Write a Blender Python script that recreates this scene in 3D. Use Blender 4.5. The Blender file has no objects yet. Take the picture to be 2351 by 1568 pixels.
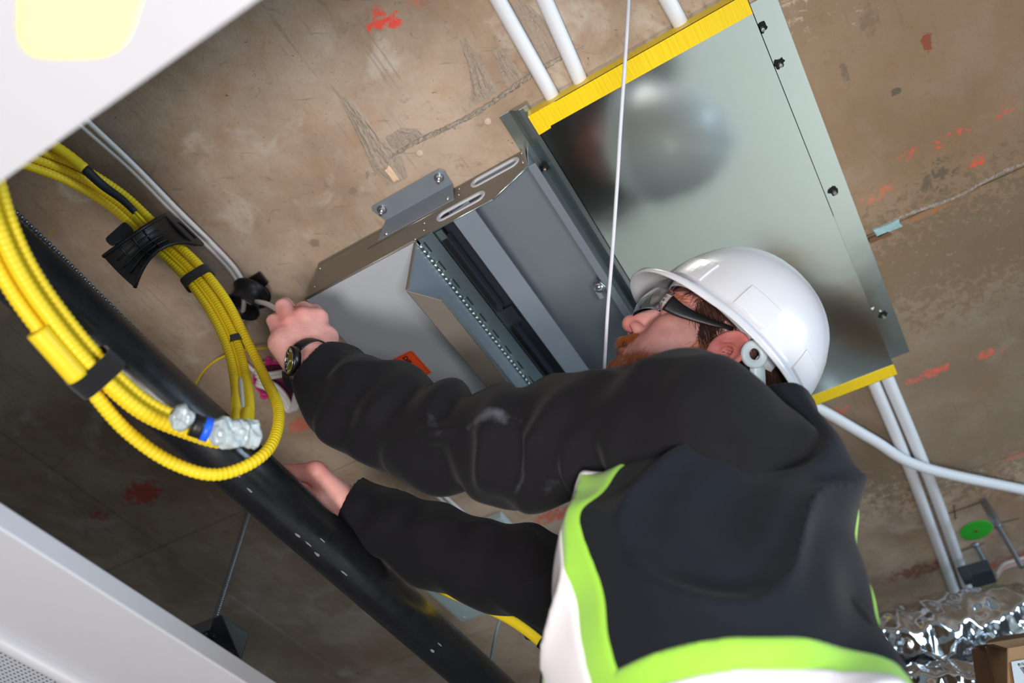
import bpy, bmesh, math, random
import numpy as np
from mathutils import Vector, Matrix, noise as mnoise

random.seed(7)
SC = bpy.context.scene
COL = SC.collection
R = math.radians

# ------------------------------------------------------------------ camera
ZC = 0.95                       # camera height above the floor
FPX, TILT = 1854.0, R(39.12)    # focal length in pixels of a 2351 px frame; angle off the zenith
cam_d = bpy.data.cameras.new('camera')
cam = bpy.data.objects.new('camera', cam_d); COL.objects.link(cam)
cam.location = (0, 0, ZC)
cam.rotation_euler = (math.pi - TILT, 0, 0)
cam_d.sensor_width = 36.0
cam_d.lens = 36.0 * FPX / 2351.0
cam_d.clip_start = 0.02
cam_d.dof.use_dof = True
cam_d.dof.focus_distance = 1.13
cam_d.dof.aperture_fstop = 3.0
SC.camera = cam

# ------------------------------------------------------------------ world, lights, exposure
w = bpy.data.worlds.new('world'); SC.world = w; w.use_nodes = True
w.node_tree.nodes['Background'].inputs[0].default_value = (0.80, 0.90, 1.0, 1)
w.node_tree.nodes['Background'].inputs[1].default_value = 0.06

def area(name, loc, target, size, power, color, size_y=None):
    d = bpy.data.lights.new(name, 'AREA'); d.energy = power; d.color = color
    d.size = size
    if size_y: d.shape = 'RECTANGLE'; d.size_y = size_y
    o = bpy.data.objects.new(name, d); COL.objects.link(o); o.location = loc
    o.rotation_euler = (Vector(target) - Vector(loc)).to_track_quat('-Z', 'Y').to_euler()
    return o
def spot(name, loc, target, power, color, cone, blend, size):
    d = bpy.data.lights.new(name, 'SPOT'); d.energy = power; d.color = color; d.spot_size = R(cone); d.spot_blend = blend; d.shadow_soft_size = size
    o = bpy.data.objects.new(name, d); COL.objects.link(o); o.location = loc
    o.rotation_euler = (Vector(target) - Vector(loc)).to_track_quat('-Z', 'Y').to_euler()
    return o
area('work_light', (-0.16, -0.17, ZC - 0.85), (0.10, 0.50, ZC + 1.2), 0.36, 30, (1.0, 0.94, 0.88))
area('window_daylight', (3.0, -0.7, ZC + 0.40), (-0.1, 0.7, ZC + 0.48), 1.6, 62, (0.60, 0.81, 1.0), 0.9)
spot('floor_patch_spot', (3.2, 0.9, 1.95), (1.05, 1.55, 0.0), 310, (0.97, 1.0, 1.0), 44, 0.6, 0.08)  # added spot: brightens the floor that the duct cover mirrors
spot('face_fill_spot', (0.12, -0.12, ZC - 0.14), (0.12, 0.72, ZC + 0.86), 30, (1.0, 0.96, 0.94), 52, 0.7, 0.09)  # added fill beside the camera, beam narrowed to face and mid soffit
SC.view_settings.view_transform = 'Standard'
SC.view_settings.look = 'None'
SC.view_settings.exposure = 0.0
SC.view_settings.gamma = 1.0
SC.view_settings.use_curve_mapping = False

# ------------------------------------------------------------------ helpers: places
CT, ST = math.cos(TILT), math.sin(TILT)
AZ = R(59.105); CA, SA = math.cos(AZ), math.sin(AZ)
H = 1.2                          # soffit height above the camera
def ray(x, y):
    dx, dy = (x - 1175.5) / FPX, (y - 784) / FPX
    return Vector((dx, dy * CT + ST, -dy * ST + CT))
def at(x, y, h):                 # photo pixel at a height above the camera
    r = ray(x, y); p = r * (h / r.z); p.z += ZC; return p
def dp(x, y, d):                 # photo pixel at a depth from the camera
    p = ray(x, y) * d; p.z += ZC; return p
def G(u, v, h):                  # building grid: u, v along the slab's formwork, h above the camera
    return Vector((u * CA - v * SA, u * SA + v * CA, h + ZC))
GU, GV, GZ = Vector((CA, SA, 0)), Vector((-SA, CA, 0)), Vector((0, 0, 1))
def uv(p): return (p.x * CA + p.y * SA, -p.x * SA + p.y * CA)

# ------------------------------------------------------------------ helpers: materials
def lin(c):
    c = c / 255.0
    return c / 12.92 if c <= 0.04045 else ((c + 0.055) / 1.055) ** 2.4
def rgb(r, g, b): return (lin(r), lin(g), lin(b), 1)
def mat(name, col, rough=0.5, metal=0.0, var=0.0, vscale=30, bump=0.0, bscale=200, spec=0.5, trans=0.0, ior=1.45, alpha=1.0,
        coat=0.0, sheen=0.0, rvar=0.0, detail=4, sss=0.0, stretch=None, em=None, emc=None):
    m = bpy.data.materials.new(name); m.use_nodes = True
    nt = m.node_tree; b = nt.nodes['Principled BSDF']; L = nt.links
    b.inputs['Base Color'].default_value = col
    b.inputs['Roughness'].default_value = rough
    b.inputs['Metallic'].default_value = metal
    b.inputs['Specular IOR Level'].default_value = spec
    b.inputs['Transmission Weight'].default_value = trans
    b.inputs['IOR'].default_value = ior
    b.inputs['Alpha'].default_value = alpha
    b.inputs['Coat Weight'].default_value = coat
    b.inputs['Sheen Weight'].default_value = sheen
    if sss:
        b.inputs['Subsurface Weight'].default_value = sss
        b.inputs['Subsurface Radius'].default_value = (0.010, 0.004, 0.002)
        b.inputs['Subsurface Scale'].default_value = 0.5
    if em:
        b.inputs['Emission Color'].default_value = emc or col
        b.inputs['Emission Strength'].default_value = em
    tc = nt.nodes.new('ShaderNodeTexCoord'); vec = tc.outputs['Object']
    if stretch:
        if len(stretch) > 3:
            m0 = nt.nodes.new('ShaderNodeMapping'); L.new(vec, m0.inputs[0]); m0.inputs['Rotation'].default_value = (0, 0, stretch[3]); vec = m0.outputs[0]
        mp = nt.nodes.new('ShaderNodeMapping'); L.new(vec, mp.inputs[0]); mp.inputs['Scale'].default_value = stretch[0:3]
        vec = mp.outputs[0]
    if var or rvar:
        n = nt.nodes.new('ShaderNodeTexNoise'); n.inputs['Scale'].default_value = vscale; n.inputs['Detail'].default_value = detail
        L.new(vec, n.inputs['Vector'])
        if var:
            mx = nt.nodes.new('ShaderNodeMix'); mx.data_type = 'RGBA'
            mx.inputs[6].default_value = tuple(c * (1 - var) for c in col[:3]) + (1,)
            mx.inputs[7].default_value = tuple(min(1, c * (1 + var)) for c in col[:3]) + (1,)
            L.new(n.outputs['Fac'], mx.inputs[0]); L.new(mx.outputs[2], b.inputs['Base Color'])
        if rvar:
            mr = nt.nodes.new('ShaderNodeMapRange'); L.new(n.outputs['Fac'], mr.inputs[0])
            mr.inputs[1].default_value = 0.3; mr.inputs[2].default_value = 0.7
            mr.inputs[3].default_value = max(0.02, rough - rvar); mr.inputs[4].default_value = rough + rvar
            L.new(mr.outputs[0], b.inputs['Roughness'])
    if bump:
        n2 = nt.nodes.new('ShaderNodeTexNoise'); n2.inputs['Scale'].default_value = bscale; n2.inputs['Detail'].default_value = 3
        L.new(vec, n2.inputs['Vector'])
        bp = nt.nodes.new('ShaderNodeBump'); bp.inputs['Strength'].default_value = bump; bp.inputs['Distance'].default_value = 0.002
        L.new(n2.outputs['Fac'], bp.inputs['Height']); L.new(bp.outputs[0], b.inputs['Normal'])
    return m

# ------------------------------------------------------------------ helpers: objects
ORG = {}
def tag(o, label=None, cat=None, group=None, kind=None):
    if label: o['label'] = label
    if cat: o['category'] = cat
    if group: o['group'] = group
    if kind: o['kind'] = kind
    return o
def thing(name, label, cat, loc, group=None):
    o = bpy.data.objects.new(name, None); COL.objects.link(o); o.empty_display_size = 0.05
    o.location = loc; ORG[o.name] = Vector(loc)
    return tag(o, label, cat, group)
def link(name, me, m, parent=None, loc=None):
    o = bpy.data.objects.new(name, me); COL.objects.link(o)
    if m is not None and len(me.materials) == 0:
        for x in (m if isinstance(m, (list, tuple)) else [m]): me.materials.append(x)
    if parent is not None:
        o.parent = parent
        ORG[o.name] = ORG[parent.name]
    else:
        ORG[o.name] = Vector((0, 0, 0))
    return o

class MB:
    """collects shapes in world coordinates; build() links them as one mesh object"""
    def __init__(s): s.v = []; s.f = []; s.sm = []
    def add(s, vs, fs, smooth=False):
        n = len(s.v); s.v += [Vector(p) for p in vs]
        for f in fs: s.f.append([n + i for i in f]); s.sm.append(smooth)
        return s
    def hexa(s, p):              # 8 corners: bottom ring then top ring
        return s.add(p, [(3, 2, 1, 0), (4, 5, 6, 7), (0, 1, 5, 4), (1, 2, 6, 5), (2, 3, 7, 6), (3, 0, 4, 7)])
    def gbox(s, u0, u1, v0, v1, h0, h1):
        return s.hexa([G(u0, v0, h0), G(u1, v0, h0), G(u1, v1, h0), G(u0, v1, h0), G(u0, v0, h1), G(u1, v0, h1), G(u1, v1, h1), G(u0, v1, h1)])
    def box(s, c, ax, ay, az, hx, hy, hz):
        c = Vector(c)
        return s.hexa([c + ax * (i * hx) + ay * (j * hy) + az * (k * hz) for k in (-1, 1) for i, j in ((-1, -1), (1, -1), (1, 1), (-1, 1))])
    def prism(s, poly, off):     # planar polygon extruded by a vector
        n = len(poly); poly = [Vector(p) for p in poly]; off = Vector(off)
        return s.add(poly + [p + off for p in poly],
                     [tuple(range(n))[::-1], tuple(range(n, 2 * n))] + [(i, (i + 1) % n, n + (i + 1) % n, n + i) for i in range(n)])
    def ring_prism(s, outer, inner, off):   # plate with a hole (same vertex count)
        n = len(outer); off = Vector(off)
        vs = list(outer) + list(inner) + [Vector(p) + off for p in outer] + [Vector(p) + off for p in inner]
        fs = []
        for i in range(n):
            j = (i + 1) % n
            fs += [(i, j, n + j, n + i), (2 * n + i, 3 * n + i, 3 * n + j, 2 * n + j), (i, 2 * n + i, 2 * n + j, j), (n + i, n + j, 3 * n + j, 3 * n + i)]
        return s.add(vs, fs)
    def cyl(s, p, q, r, seg=12, r2=None, smooth=True, cap=True):
        p, q = Vector(p), Vector(q); d = (q - p).normalized()
        a = d.orthogonal().normalized(); b = d.cross(a); r2 = r if r2 is None else r2
        n = len(s.v)
        vs = [p + (a * math.cos(t) + b * math.sin(t)) * r for t in [2 * math.pi * i / seg for i in range(seg)]]
        vs += [q + (a * math.cos(t) + b * math.sin(t)) * r2 for t in [2 * math.pi * i / seg for i in range(seg)]]
        s.add(vs, [(i, (i + 1) % seg, seg + (i + 1) % seg, seg + i) for i in range(seg)], smooth)
        if cap: s.add(vs, [tuple(range(seg))[::-1], tuple(range(seg, 2 * seg))])
        return s
    def lathe(s, p, d, prof, seg=24, smooth=True):   # profile of (along, radius)
        p, d = Vector(p), Vector(d).normalized(); a = d.orthogonal().normalized(); b = d.cross(a)
        vs, fs = [], []
        for (t, r) in prof:
            for i in range(seg):
                an = 2 * math.pi * i / seg; vs.append(p + d * t + (a * math.cos(an) + b * math.sin(an)) * r)
        for k in range(len(prof) - 1):
            for i in range(seg):
                j = (i + 1) % seg; fs.append((k * seg + i, k * seg + j, (k + 1) * seg + j, (k + 1) * seg + i))
        return s.add(vs, fs, smooth)
    def tube(s, pts, r, seg=10, step=0.01, corr=None, flat=None, cap=True):
        c = spline(pts, step) if step else [Vector(p) for p in pts]
        n = len(c); vs, fs = [], []
        t0 = (c[1] - c[0]).normalized(); nrm = t0.orthogonal().normalized()
        if flat is not None: nrm = (Vector(flat[0]) - t0 * t0.dot(Vector(flat[0]))).normalized()
        acc = 0.0
        for i in range(n):
            t = (c[min(i + 1, n - 1)] - c[max(i - 1, 0)]).normalized()
            nrm = (nrm - t * nrm.dot(t)).normalized(); bn = t.cross(nrm)
            if i: acc += (c[i] - c[i - 1]).length
            rr = r(i / (n - 1)) if callable(r) else r
            if corr: rr = rr * (1 + corr[1] * math.cos(2 * math.pi * acc / corr[0]))
            ra, rb = (rr, rr) if flat is None else (rr * flat[1], rr * flat[2])
            for k in range(seg):
                an = 2 * math.pi * k / seg
                vs.append(c[i] + nrm * (math.cos(an) * ra) + bn * (math.sin(an) * rb))
        for i in range(n - 1):
            for k in range(seg):
                l = (k + 1) % seg; fs.append((i * seg + k, i * seg + l, (i + 1) * seg + l, (i + 1) * seg + k))
        s.add(vs, fs, True)
        if cap: s.add([vs[k] for k in range(seg)], [tuple(range(seg))[::-1]]); s.add(vs[-seg:], [tuple(range(seg))])
        return s
    def ball(s, c, rx, ry=None, rz=None, seg=12, rings=8, M=None):
        ry = ry or rx; rz = rz or rx; c = Vector(c); M = M or Matrix.Identity(3)
        vs, fs = [], []
        for i in range(rings + 1):
            ph = math.pi * i / rings
            for k in range(seg):
                an = 2 * math.pi * k / seg
                vs.append(c + M @ Vector((rx * math.sin(ph) * math.cos(an), ry * math.sin(ph) * math.sin(an), rz * math.cos(ph))))
        for i in range(rings):
            for k in range(seg):
                l = (k + 1) % seg; fs.append((i * seg + k, (i + 1) * seg + k, (i + 1) * seg + l, i * seg + l))
        return s.add(vs, fs, True)
    def build(s, name, m, parent=None, bevel=0.0, bseg=2, fix=True):
        o0 = ORG[parent.name] if parent is not None else Vector((0, 0, 0))
        me = bpy.data.meshes.new(name)
        me.from_pydata([tuple(p - o0) for p in s.v], [], s.f)
        me.polygons.foreach_set('use_smooth', s.sm)
        bm = bmesh.new(); bm.from_mesh(me)
        bmesh.ops.remove_doubles(bm, verts=bm.verts, dist=1e-6)
        bmesh.ops.dissolve_degenerate(bm, edges=bm.edges, dist=1e-6)
        if fix: bmesh.ops.recalc_face_normals(bm, faces=bm.faces)
        bm.to_mesh(me); bm.free()
        o = link(name, me, m, parent)
        if bevel:
            md = o.modifiers.new('bevel', 'BEVEL'); md.width = bevel; md.segments = bseg; md.limit_method = 'ANGLE'; md.angle_limit = R(40)
        return o
    def solo(s, name, m, label, cat, group=None, bevel=0.0, kind=None, base=None):
        """a thing that is one mesh: origin moved to its own place"""
        o = s.build(name, m, None, bevel)
        c = Vector(base) if base is not None else sum((v.co for v in o.data.vertices), Vector()) / len(o.data.vertices)
        o.data.transform(Matrix.Translation(-c)); o.location = c
        ORG[o.name] = c
        return tag(o, label, cat, group, kind)

def spline(pts, step):
    P = [Vector(p) for p in pts]
    if len(P) == 2:
        n = max(2, int((P[1] - P[0]).length / step)); return [P[0].lerp(P[1], i / n) for i in range(n + 1)]
    E = [P[0] * 2 - P[1]] + P + [P[-1] * 2 - P[-2]]
    out = []
    for i in range(1, len(E) - 2):
        a, b, c, d = E[i - 1:i + 3]; n = max(2, int((c - b).length / step))
        for k in range(n):
            t = k / n
            out.append(0.5 * ((2 * b) + (c - a) * t + (2 * a - 5 * b + 4 * c - d) * t * t + (3 * b - a - 3 * c + d) * t ** 3))
    out.append(P[-1])
    return out

def text_mesh(name, body, size, origin, xdir, ydir, m, parent, thick=0.0003, bold=0.0):
    cu = bpy.data.curves.new(name, 'FONT'); cu.body = body; cu.size = size; cu.extrude = thick; cu.offset = bold
    tmp = bpy.data.objects.new(name + '_tmp', cu); COL.objects.link(tmp)
    dg = bpy.context.evaluated_depsgraph_get()
    me = bpy.data.meshes.new_from_object(tmp.evaluated_get(dg))
    bpy.data.objects.remove(tmp); bpy.data.curves.remove(cu)
    x, y = Vector(xdir).normalized(), Vector(ydir).normalized(); z = x.cross(y)
    o0 = ORG[parent.name]
    M = Matrix(((x.x, y.x, z.x), (x.y, y.y, z.y), (x.z, y.z, z.z)))
    for v in me.vertices: v.co = M @ v.co + Vector(origin) - o0
    me.materials.clear(); me.name = name
    return link(name, me, m, parent)

def capsule_pts(c, ux, uy, hl, r, n=8):   # stadium outline
    c = Vector(c); out = []
    for i in range(n + 1):
        a = -math.pi / 2 + math.pi * i / n; out.append(c + ux * (hl + r * math.cos(a)) + uy * (r * math.sin(a)))
    for i in range(n + 1):
        a = math.pi / 2 + math.pi * i / n; out.append(c + ux * (-hl + r * math.cos(a)) + uy * (r * math.sin(a)))
    return out

# ================================================================== the setting
def soffit_material():
    m = bpy.data.materials.new('board_marked_concrete'); m.use_nodes = True
    nt = m.node_tree; L = nt.links; b = nt.nodes['Principled BSDF']; b.inputs['Roughness'].default_value = 0.85
    b.inputs['Specular IOR Level'].default_value = 0.25
    tc = nt.nodes.new('ShaderNodeTexCoord'); co = tc.outputs['Object']
    def noise(sc, det=5, rough=0.55, vec=None, dist=0.0):
        n = nt.nodes.new('ShaderNodeTexNoise'); n.inputs['Scale'].default_value = sc; n.inputs['Detail'].default_value = det
        n.inputs['Roughness'].default_value = rough; n.inputs['Distortion'].default_value = dist
        L.new(vec or co, n.inputs['Vector']); return n.outputs['Fac']
    def rng(x, a, c, lo=0.0, hi=1.0):
        r = nt.nodes.new('ShaderNodeMapRange'); r.interpolation_type = 'SMOOTHSTEP'; L.new(x, r.inputs[0])
        for i, q in enumerate((a, c, lo, hi)): r.inputs[i + 1].default_value = q
        return r.outputs[0]
    def mix(f, a, c):
        x = nt.nodes.new('ShaderNodeMix'); x.data_type = 'RGBA'
        if hasattr(f, 'links'): L.new(f, x.inputs[0])
        else: x.inputs[0].default_value = f
        for i, q in ((6, a), (7, c)):
            if hasattr(q, 'links'): L.new(q, x.inputs[i])
            else: x.inputs[i].default_value = q
        return x.outputs[2]
    def mul(a, c):
        x = nt.nodes.new('ShaderNodeMath'); x.operation = 'MULTIPLY'; L.new(a, x.inputs[0])
        if hasattr(c, 'links'): L.new(c, x.inputs[1])
        else: x.inputs[1].default_value = c
        return x.outputs[0]
    col = mix(rng(noise(5, 6, 0.62), 0.32, 0.68), rgb(156, 133, 113), rgb(188, 168, 150))
    col = mix(rng(noise(17, 6, 0.65, dist=0.6), 0.50, 0.72, 0, 0.45), col, rgb(178, 138, 106))         # rusty blotches
    col = mix(rng(noise(9, 5, 0.6, dist=0.5), 0.56, 0.74, 0, 0.55), col, rgb(206, 198, 186))         # pale laitance
    col = mix(rng(noise(42, 6, 0.7, dist=1.0), 0.57, 0.70, 0, 0.38), col, rgb(112, 97, 82))          # dark freckles
    col = mix(rng(noise(3.1, 4, 0.6), 0.58, 0.72, 0, 0.35), col, rgb(126, 120, 108))                 # grey damp patches
    mp = nt.nodes.new('ShaderNodeMapping'); mp.inputs['Rotation'].default_value = (0, 0, -AZ); L.new(co, mp.inputs[0])
    mp2 = nt.nodes.new('ShaderNodeMapping'); mp2.inputs['Scale'].default_value = (9, 150, 1); L.new(mp.outputs[0], mp2.inputs[0])
    col = mix(mul(rng(noise(1, 3, 0.5, vec=mp2.outputs[0]), 0.60, 0.70, 0, 0.35), rng(noise(4, 2), 0.45, 0.6)), col, rgb(124, 110, 96))   # grain print
    speck = rng(noise(120, 2, 0.5, dist=2.0), 0.70, 0.76, 0, 0.7)
    col = mix(speck, col, rgb(70, 60, 50))
    # scratches
    mp3 = nt.nodes.new('ShaderNodeMapping'); mp3.inputs['Rotation'].default_value = (0, 0, 0.5); mp3.inputs['Scale'].default_value = (12, 90, 1); L.new(co, mp3.inputs[0])
    col = mix(rng(noise(1, 2, 0.5, vec=mp3.outputs[0], dist=1.5), 0.69, 0.73, 0, 0.25), col, rgb(90, 80, 70))
    # broad painted darkening, sprayed marking paint, stains, each patch at its own place on the slab
    patches = [(2230, 260, 0.62, 0.40, rgb(132, 103, 74), 0.12, 0.72), (2250, 820, 0.55, 0.45, rgb(112, 97, 78), 0.14, 0.65),  # both broad patches here: browner concrete, and shade painted in on the right side
               (868, 46, 0.034, 0.026, rgb(246, 84, 70), 0.40, 0.9), (905, 48, 0.022, 0.028, rgb(246, 80, 68), 0.38, 0.9), (960, 5, 0.05, 0.02, rgb(225, 100, 80), 0.45, 0.6),
               (2180, 320, 0.075, 0.035, rgb(232, 88, 66), 0.50, 0.8), (2245, 372, 0.028, 0.024, rgb(235, 90, 60), 0.44, 0.9), (2090, 355, 0.05, 0.025, rgb(225, 90, 70), 0.50, 0.7), (2310, 250, 0.05, 0.04, rgb(230, 85, 70), 0.52, 0.7),
               (2010, 450, 0.065, 0.025, rgb(215, 118, 88), 0.44, 0.6),
               (2135, 860, 0.075, 0.022, rgb(228, 98, 80), 0.40, 0.8), (2270, 812, 0.06, 0.020, rgb(228, 98, 80), 0.43, 0.7), (1905, 955, 0.075, 0.03, rgb(228, 92, 70), 0.42, 0.8),
               (692, 975, 0.06, 0.03, rgb(220, 96, 78), 0.36, 0.6), (325, 1135, 0.085, 0.055, rgb(206, 70, 60), 0.32, 0.75), (225, 1185, 0.045, 0.03, rgb(185, 60, 55), 0.42, 0.7), (250, 1040, 0.03, 0.02, rgb(180, 80, 80), 0.45, 0.5),
               (1270, 1185, 0.10, 0.035, rgb(205, 92, 72), 0.36, 0.75), (2110, 1310, 0.14, 0.05, rgb(130, 62, 48), 0.38, 0.7), (2310, 1290, 0.08, 0.03, rgb(215, 80, 62), 0.38, 0.8), (2330, 1050, 0.07, 0.02, rgb(205, 110, 84), 0.45, 0.6),
               (2135, 490, 0.075, 0.010, rgb(178, 110, 58), 0.40, 0.8), (100, 545, 0.07, 0.008, rgb(170, 150, 40), 0.40, 0.5),
               (2128, 98, 0.010, 0.022, rgb(140, 66, 44), 0.25, 0.8), (2150, 405, 0.045, 0.05, rgb(98, 90, 76), 0.40, 0.8), (2058, 212, 0.012, 0.010, rgb(88, 82, 74), 0.3, 0.8), (1940, 170, 0.010, 0.03, rgb(112, 98, 84), 0.35, 0.7),
               (720, 560, 0.015, 0.012, rgb(120, 105, 92), 0.3, 0.6), (808, 440, 0.012, 0.010, rgb(126, 116, 100), 0.3, 0.7), (1990, 45, 0.03, 0.05, rgb(120, 100, 80), 0.40, 0.6)]
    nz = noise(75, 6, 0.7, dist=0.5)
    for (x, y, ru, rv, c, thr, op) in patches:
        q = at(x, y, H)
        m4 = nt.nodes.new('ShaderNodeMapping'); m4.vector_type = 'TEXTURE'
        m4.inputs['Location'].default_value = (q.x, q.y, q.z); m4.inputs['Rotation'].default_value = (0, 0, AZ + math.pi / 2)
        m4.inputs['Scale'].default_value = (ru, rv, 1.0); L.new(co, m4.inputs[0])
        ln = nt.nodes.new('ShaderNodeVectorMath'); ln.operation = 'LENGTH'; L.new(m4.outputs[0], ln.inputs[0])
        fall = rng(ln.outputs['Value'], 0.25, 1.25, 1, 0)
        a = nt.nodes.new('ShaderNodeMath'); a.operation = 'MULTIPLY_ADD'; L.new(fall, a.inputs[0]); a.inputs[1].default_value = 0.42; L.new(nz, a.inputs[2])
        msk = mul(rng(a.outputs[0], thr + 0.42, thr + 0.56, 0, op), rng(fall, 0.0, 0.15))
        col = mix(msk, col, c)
    L.new(col, b.inputs['Base Color'])
    bp = nt.nodes.new('ShaderNodeBump'); bp.inputs['Strength'].default_value = 0.35; bp.inputs['Distance'].default_value = 0.003
    ad = nt.nodes.new('ShaderNodeMath'); ad.operation = 'ADD'; L.new(noise(60, 8, 0.7), ad.inputs[0]); L.new(noise(12, 4), ad.inputs[1])
    L.new(ad.outputs[0], bp.inputs['Height']); L.new(bp.outputs[0], b.inputs['Normal'])
    return m
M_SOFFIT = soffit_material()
M_SEAM = mat('dark_seam', rgb(74, 64, 56), 0.95)
M_SCAR = mat('torn_grain_concrete', rgb(164, 149, 134), 0.95, var=0.28, vscale=1, bump=0.9, bscale=1.6, stretch=(26, 260, 60, -AZ))
M_FIN = mat('crumbled_mortar', rgb(160, 148, 136), 0.95, var=0.5, vscale=140, bump=1.0, bscale=260)

# ---- concrete soffit: backing slab with the formwork panels proud of the seams
ub, vb = [-0.9, 0.952, 1.668, 2.40, 3.3], [-1.9, -0.80, 0.36, 1.555, 2.9]
bk = MB().gbox(-0.9, 3.3, -1.9, 2.9, H + 0.004, H + 0.16).build('ceiling', M_SEAM)
tag(bk, kind='structure')
for i in range(len(ub) - 1):
    for j in range(len(vb) - 1):
        if j in (1, 2): continue
        g = 0.0011; dz = 0.0007 * ((i * 3 + j * 5) % 3)
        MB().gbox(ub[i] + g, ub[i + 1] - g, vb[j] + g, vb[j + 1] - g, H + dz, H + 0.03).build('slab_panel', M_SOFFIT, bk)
    g = 0.0011; dz = 0.0007 * ((i * 3 + 5) % 3)
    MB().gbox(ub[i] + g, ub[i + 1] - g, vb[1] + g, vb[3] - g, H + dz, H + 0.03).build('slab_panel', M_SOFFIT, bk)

def ridge(u0, v0, v1, w, h, seed, name, m, along='v', n=70, jag=0.35):
    """ragged low ridge of grout left along a seam"""
    rnd = random.Random(seed); mb = MB(); vs, fs = [], []; K = 6
    for i in range(n + 1):
        t = i / n; c = v0 + (v1 - v0) * t; off = 0.004 * math.sin(t * 9 + seed) + rnd.uniform(-1, 1) * w * 0.12
        env = min(1, 6 * t, 6 * (1 - t)) ** 0.5
        ww = w * (0.55 + 0.6 * rnd.random()) * env + 0.0006
        for k in range(K + 1):
            s = -1 + 2 * k / K
            hh = h * env * (1 - s * s) * (1 - jag + jag * 2 * rnd.random())
            p = (u0 + off + s * ww, c) if along == 'v' else (c, u0 + off + s * ww)
            vs.append(G(p[0], p[1], H + 0.0015 - hh - (0.0 if 0 < k < K else -0.002)))
    for i in range(n):
        for k in range(K): fs.append((i * (K + 1) + k, i * (K + 1) + k + 1, (i + 1) * (K + 1) + k + 1, (i + 1) * (K + 1) + k))
    return mb.add(vs, fs, False).build(name, m, bk)
ridge(0.411, 0.118, 0.485, 0.0050, 0.006, 3, 'grout_fin', M_FIN, n=110)
ridge(0.415, 0.505, 0.53, 0.003, 0.003, 5, 'grout_fin', M_FIN, n=20)
ridge(0.947, -0.43, -0.185, 0.0035, 0.004, 9, 'grout_fin', M_FIN, n=80)
def scar(pts, seed, h=0.0035):
    """torn patch of wood grain print: lengthwise streaks running along u"""
    rnd = random.Random(seed); vs, fs = [], []
    nu, nv = 34, 15
    ph = [rnd.uniform(-1, 1) for _ in range(nv + 1)]
    for i in range(nu + 1):
        t = i / nu; k = t * (len(pts) - 1); a = int(min(k, len(pts) - 2)); fr = k - a
        u = pts[a][0] * (1 - fr) + pts[a + 1][0] * fr; lo = pts[a][1] * (1 - fr) + pts[a + 1][1] * fr; hi = pts[a][2] * (1 - fr) + pts[a + 1][2] * fr
        for j in range(nv + 1):
            s = j / nv
            e = min(1, 5 * s, 5 * (1 - s), 5 * t, 5 * (1 - t))
            hh = h * e * (0.45 + 0.5 * ph[j] * math.sin(3 + t * 5 + j) + 0.3 * rnd.uniform(-1, 1))
            v = lo + (hi - lo) * s + (rnd.uniform(-0.0025, 0.0025) if j in (0, nv) else 0)
            vs.append(G(u, v, H + 0.0013 - max(-0.002, hh) + (0.0022 if e == 0 else 0)))
    for i in range(nu):
        for j in range(nv): fs.append((i * (nv + 1) + j, i * (nv + 1) + j + 1, (i + 1) * (nv + 1) + j + 1, (i + 1) * (nv + 1) + j))
    MB().add(vs, fs, False).build('torn_grain_scar', M_SCAR, bk)
scar([(0.285, 0.472, 0.482), (0.33, 0.466, 0.492), (0.385, 0.462, 0.507), (0.415, 0.452, 0.515), (0.455, 0.470, 0.500)], 1)
scar([(0.375, 0.425, 0.462), (0.39, 0.405, 0.465), (0.405, 0.400, 0.465)], 2, 0.0025)
scar([(0.305, 0.266, 0.274), (0.35, 0.262, 0.286), (0.385, 0.262, 0.305), (0.405, 0.258, 0.325)], 4)
scar([(0.345, 0.228, 0.240), (0.38, 0.222, 0.250), (0.405, 0.215, 0.255)], 6, 0.0022)
scar([(0.30, 0.165, 0.19), (0.35, 0.15, 0.19), (0.41, 0.145, 0.20)], 8, 0.002)
# chips of wood left in the seams
for (u, v, lu, lv, c, sd) in ((0.952, -0.182, 0.010, 0.024, rgb(150, 180, 184), 1), (0.962, -0.165, 0.006, 0.020, rgb(110, 78, 56), 2), (0.432, 0.488, 0.016, 0.006, rgb(222, 190, 160), 3)):
    rnd = random.Random(sd); poly = []
    for k in range(8):
        a = 2 * math.pi * k / 8; q = max(abs(math.cos(a)), abs(math.sin(a)))
        poly.append(G(u + lu * math.cos(a) / q * rnd.uniform(.75, 1), v + lv * math.sin(a) / q * rnd.uniform(.8, 1), H + 0.003))
    MB().prism(poly, (0, 0, -0.007)).build('wood_chip', mat('wood_chip_%d' % sd, c, 0.9, var=0.35, vscale=90, bump=0.5), bk, 0.001)
# bug hole plugs and a pressed nail
for (x, y, r) in ((1120, 279, .006), (963, 352, .006)):
    q = at(x, y, H); MB().lathe(q - GZ * 0.0025, GZ, [(0.0, 0.0001), (0.0, r * .7), (0.001, r), (0.004, r)], 14).build('grout_plug', mat('grout_plug', rgb(196, 178, 160), 0.9, var=.2), bk)
bk.data.materials[0] = M_SEAM

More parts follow.
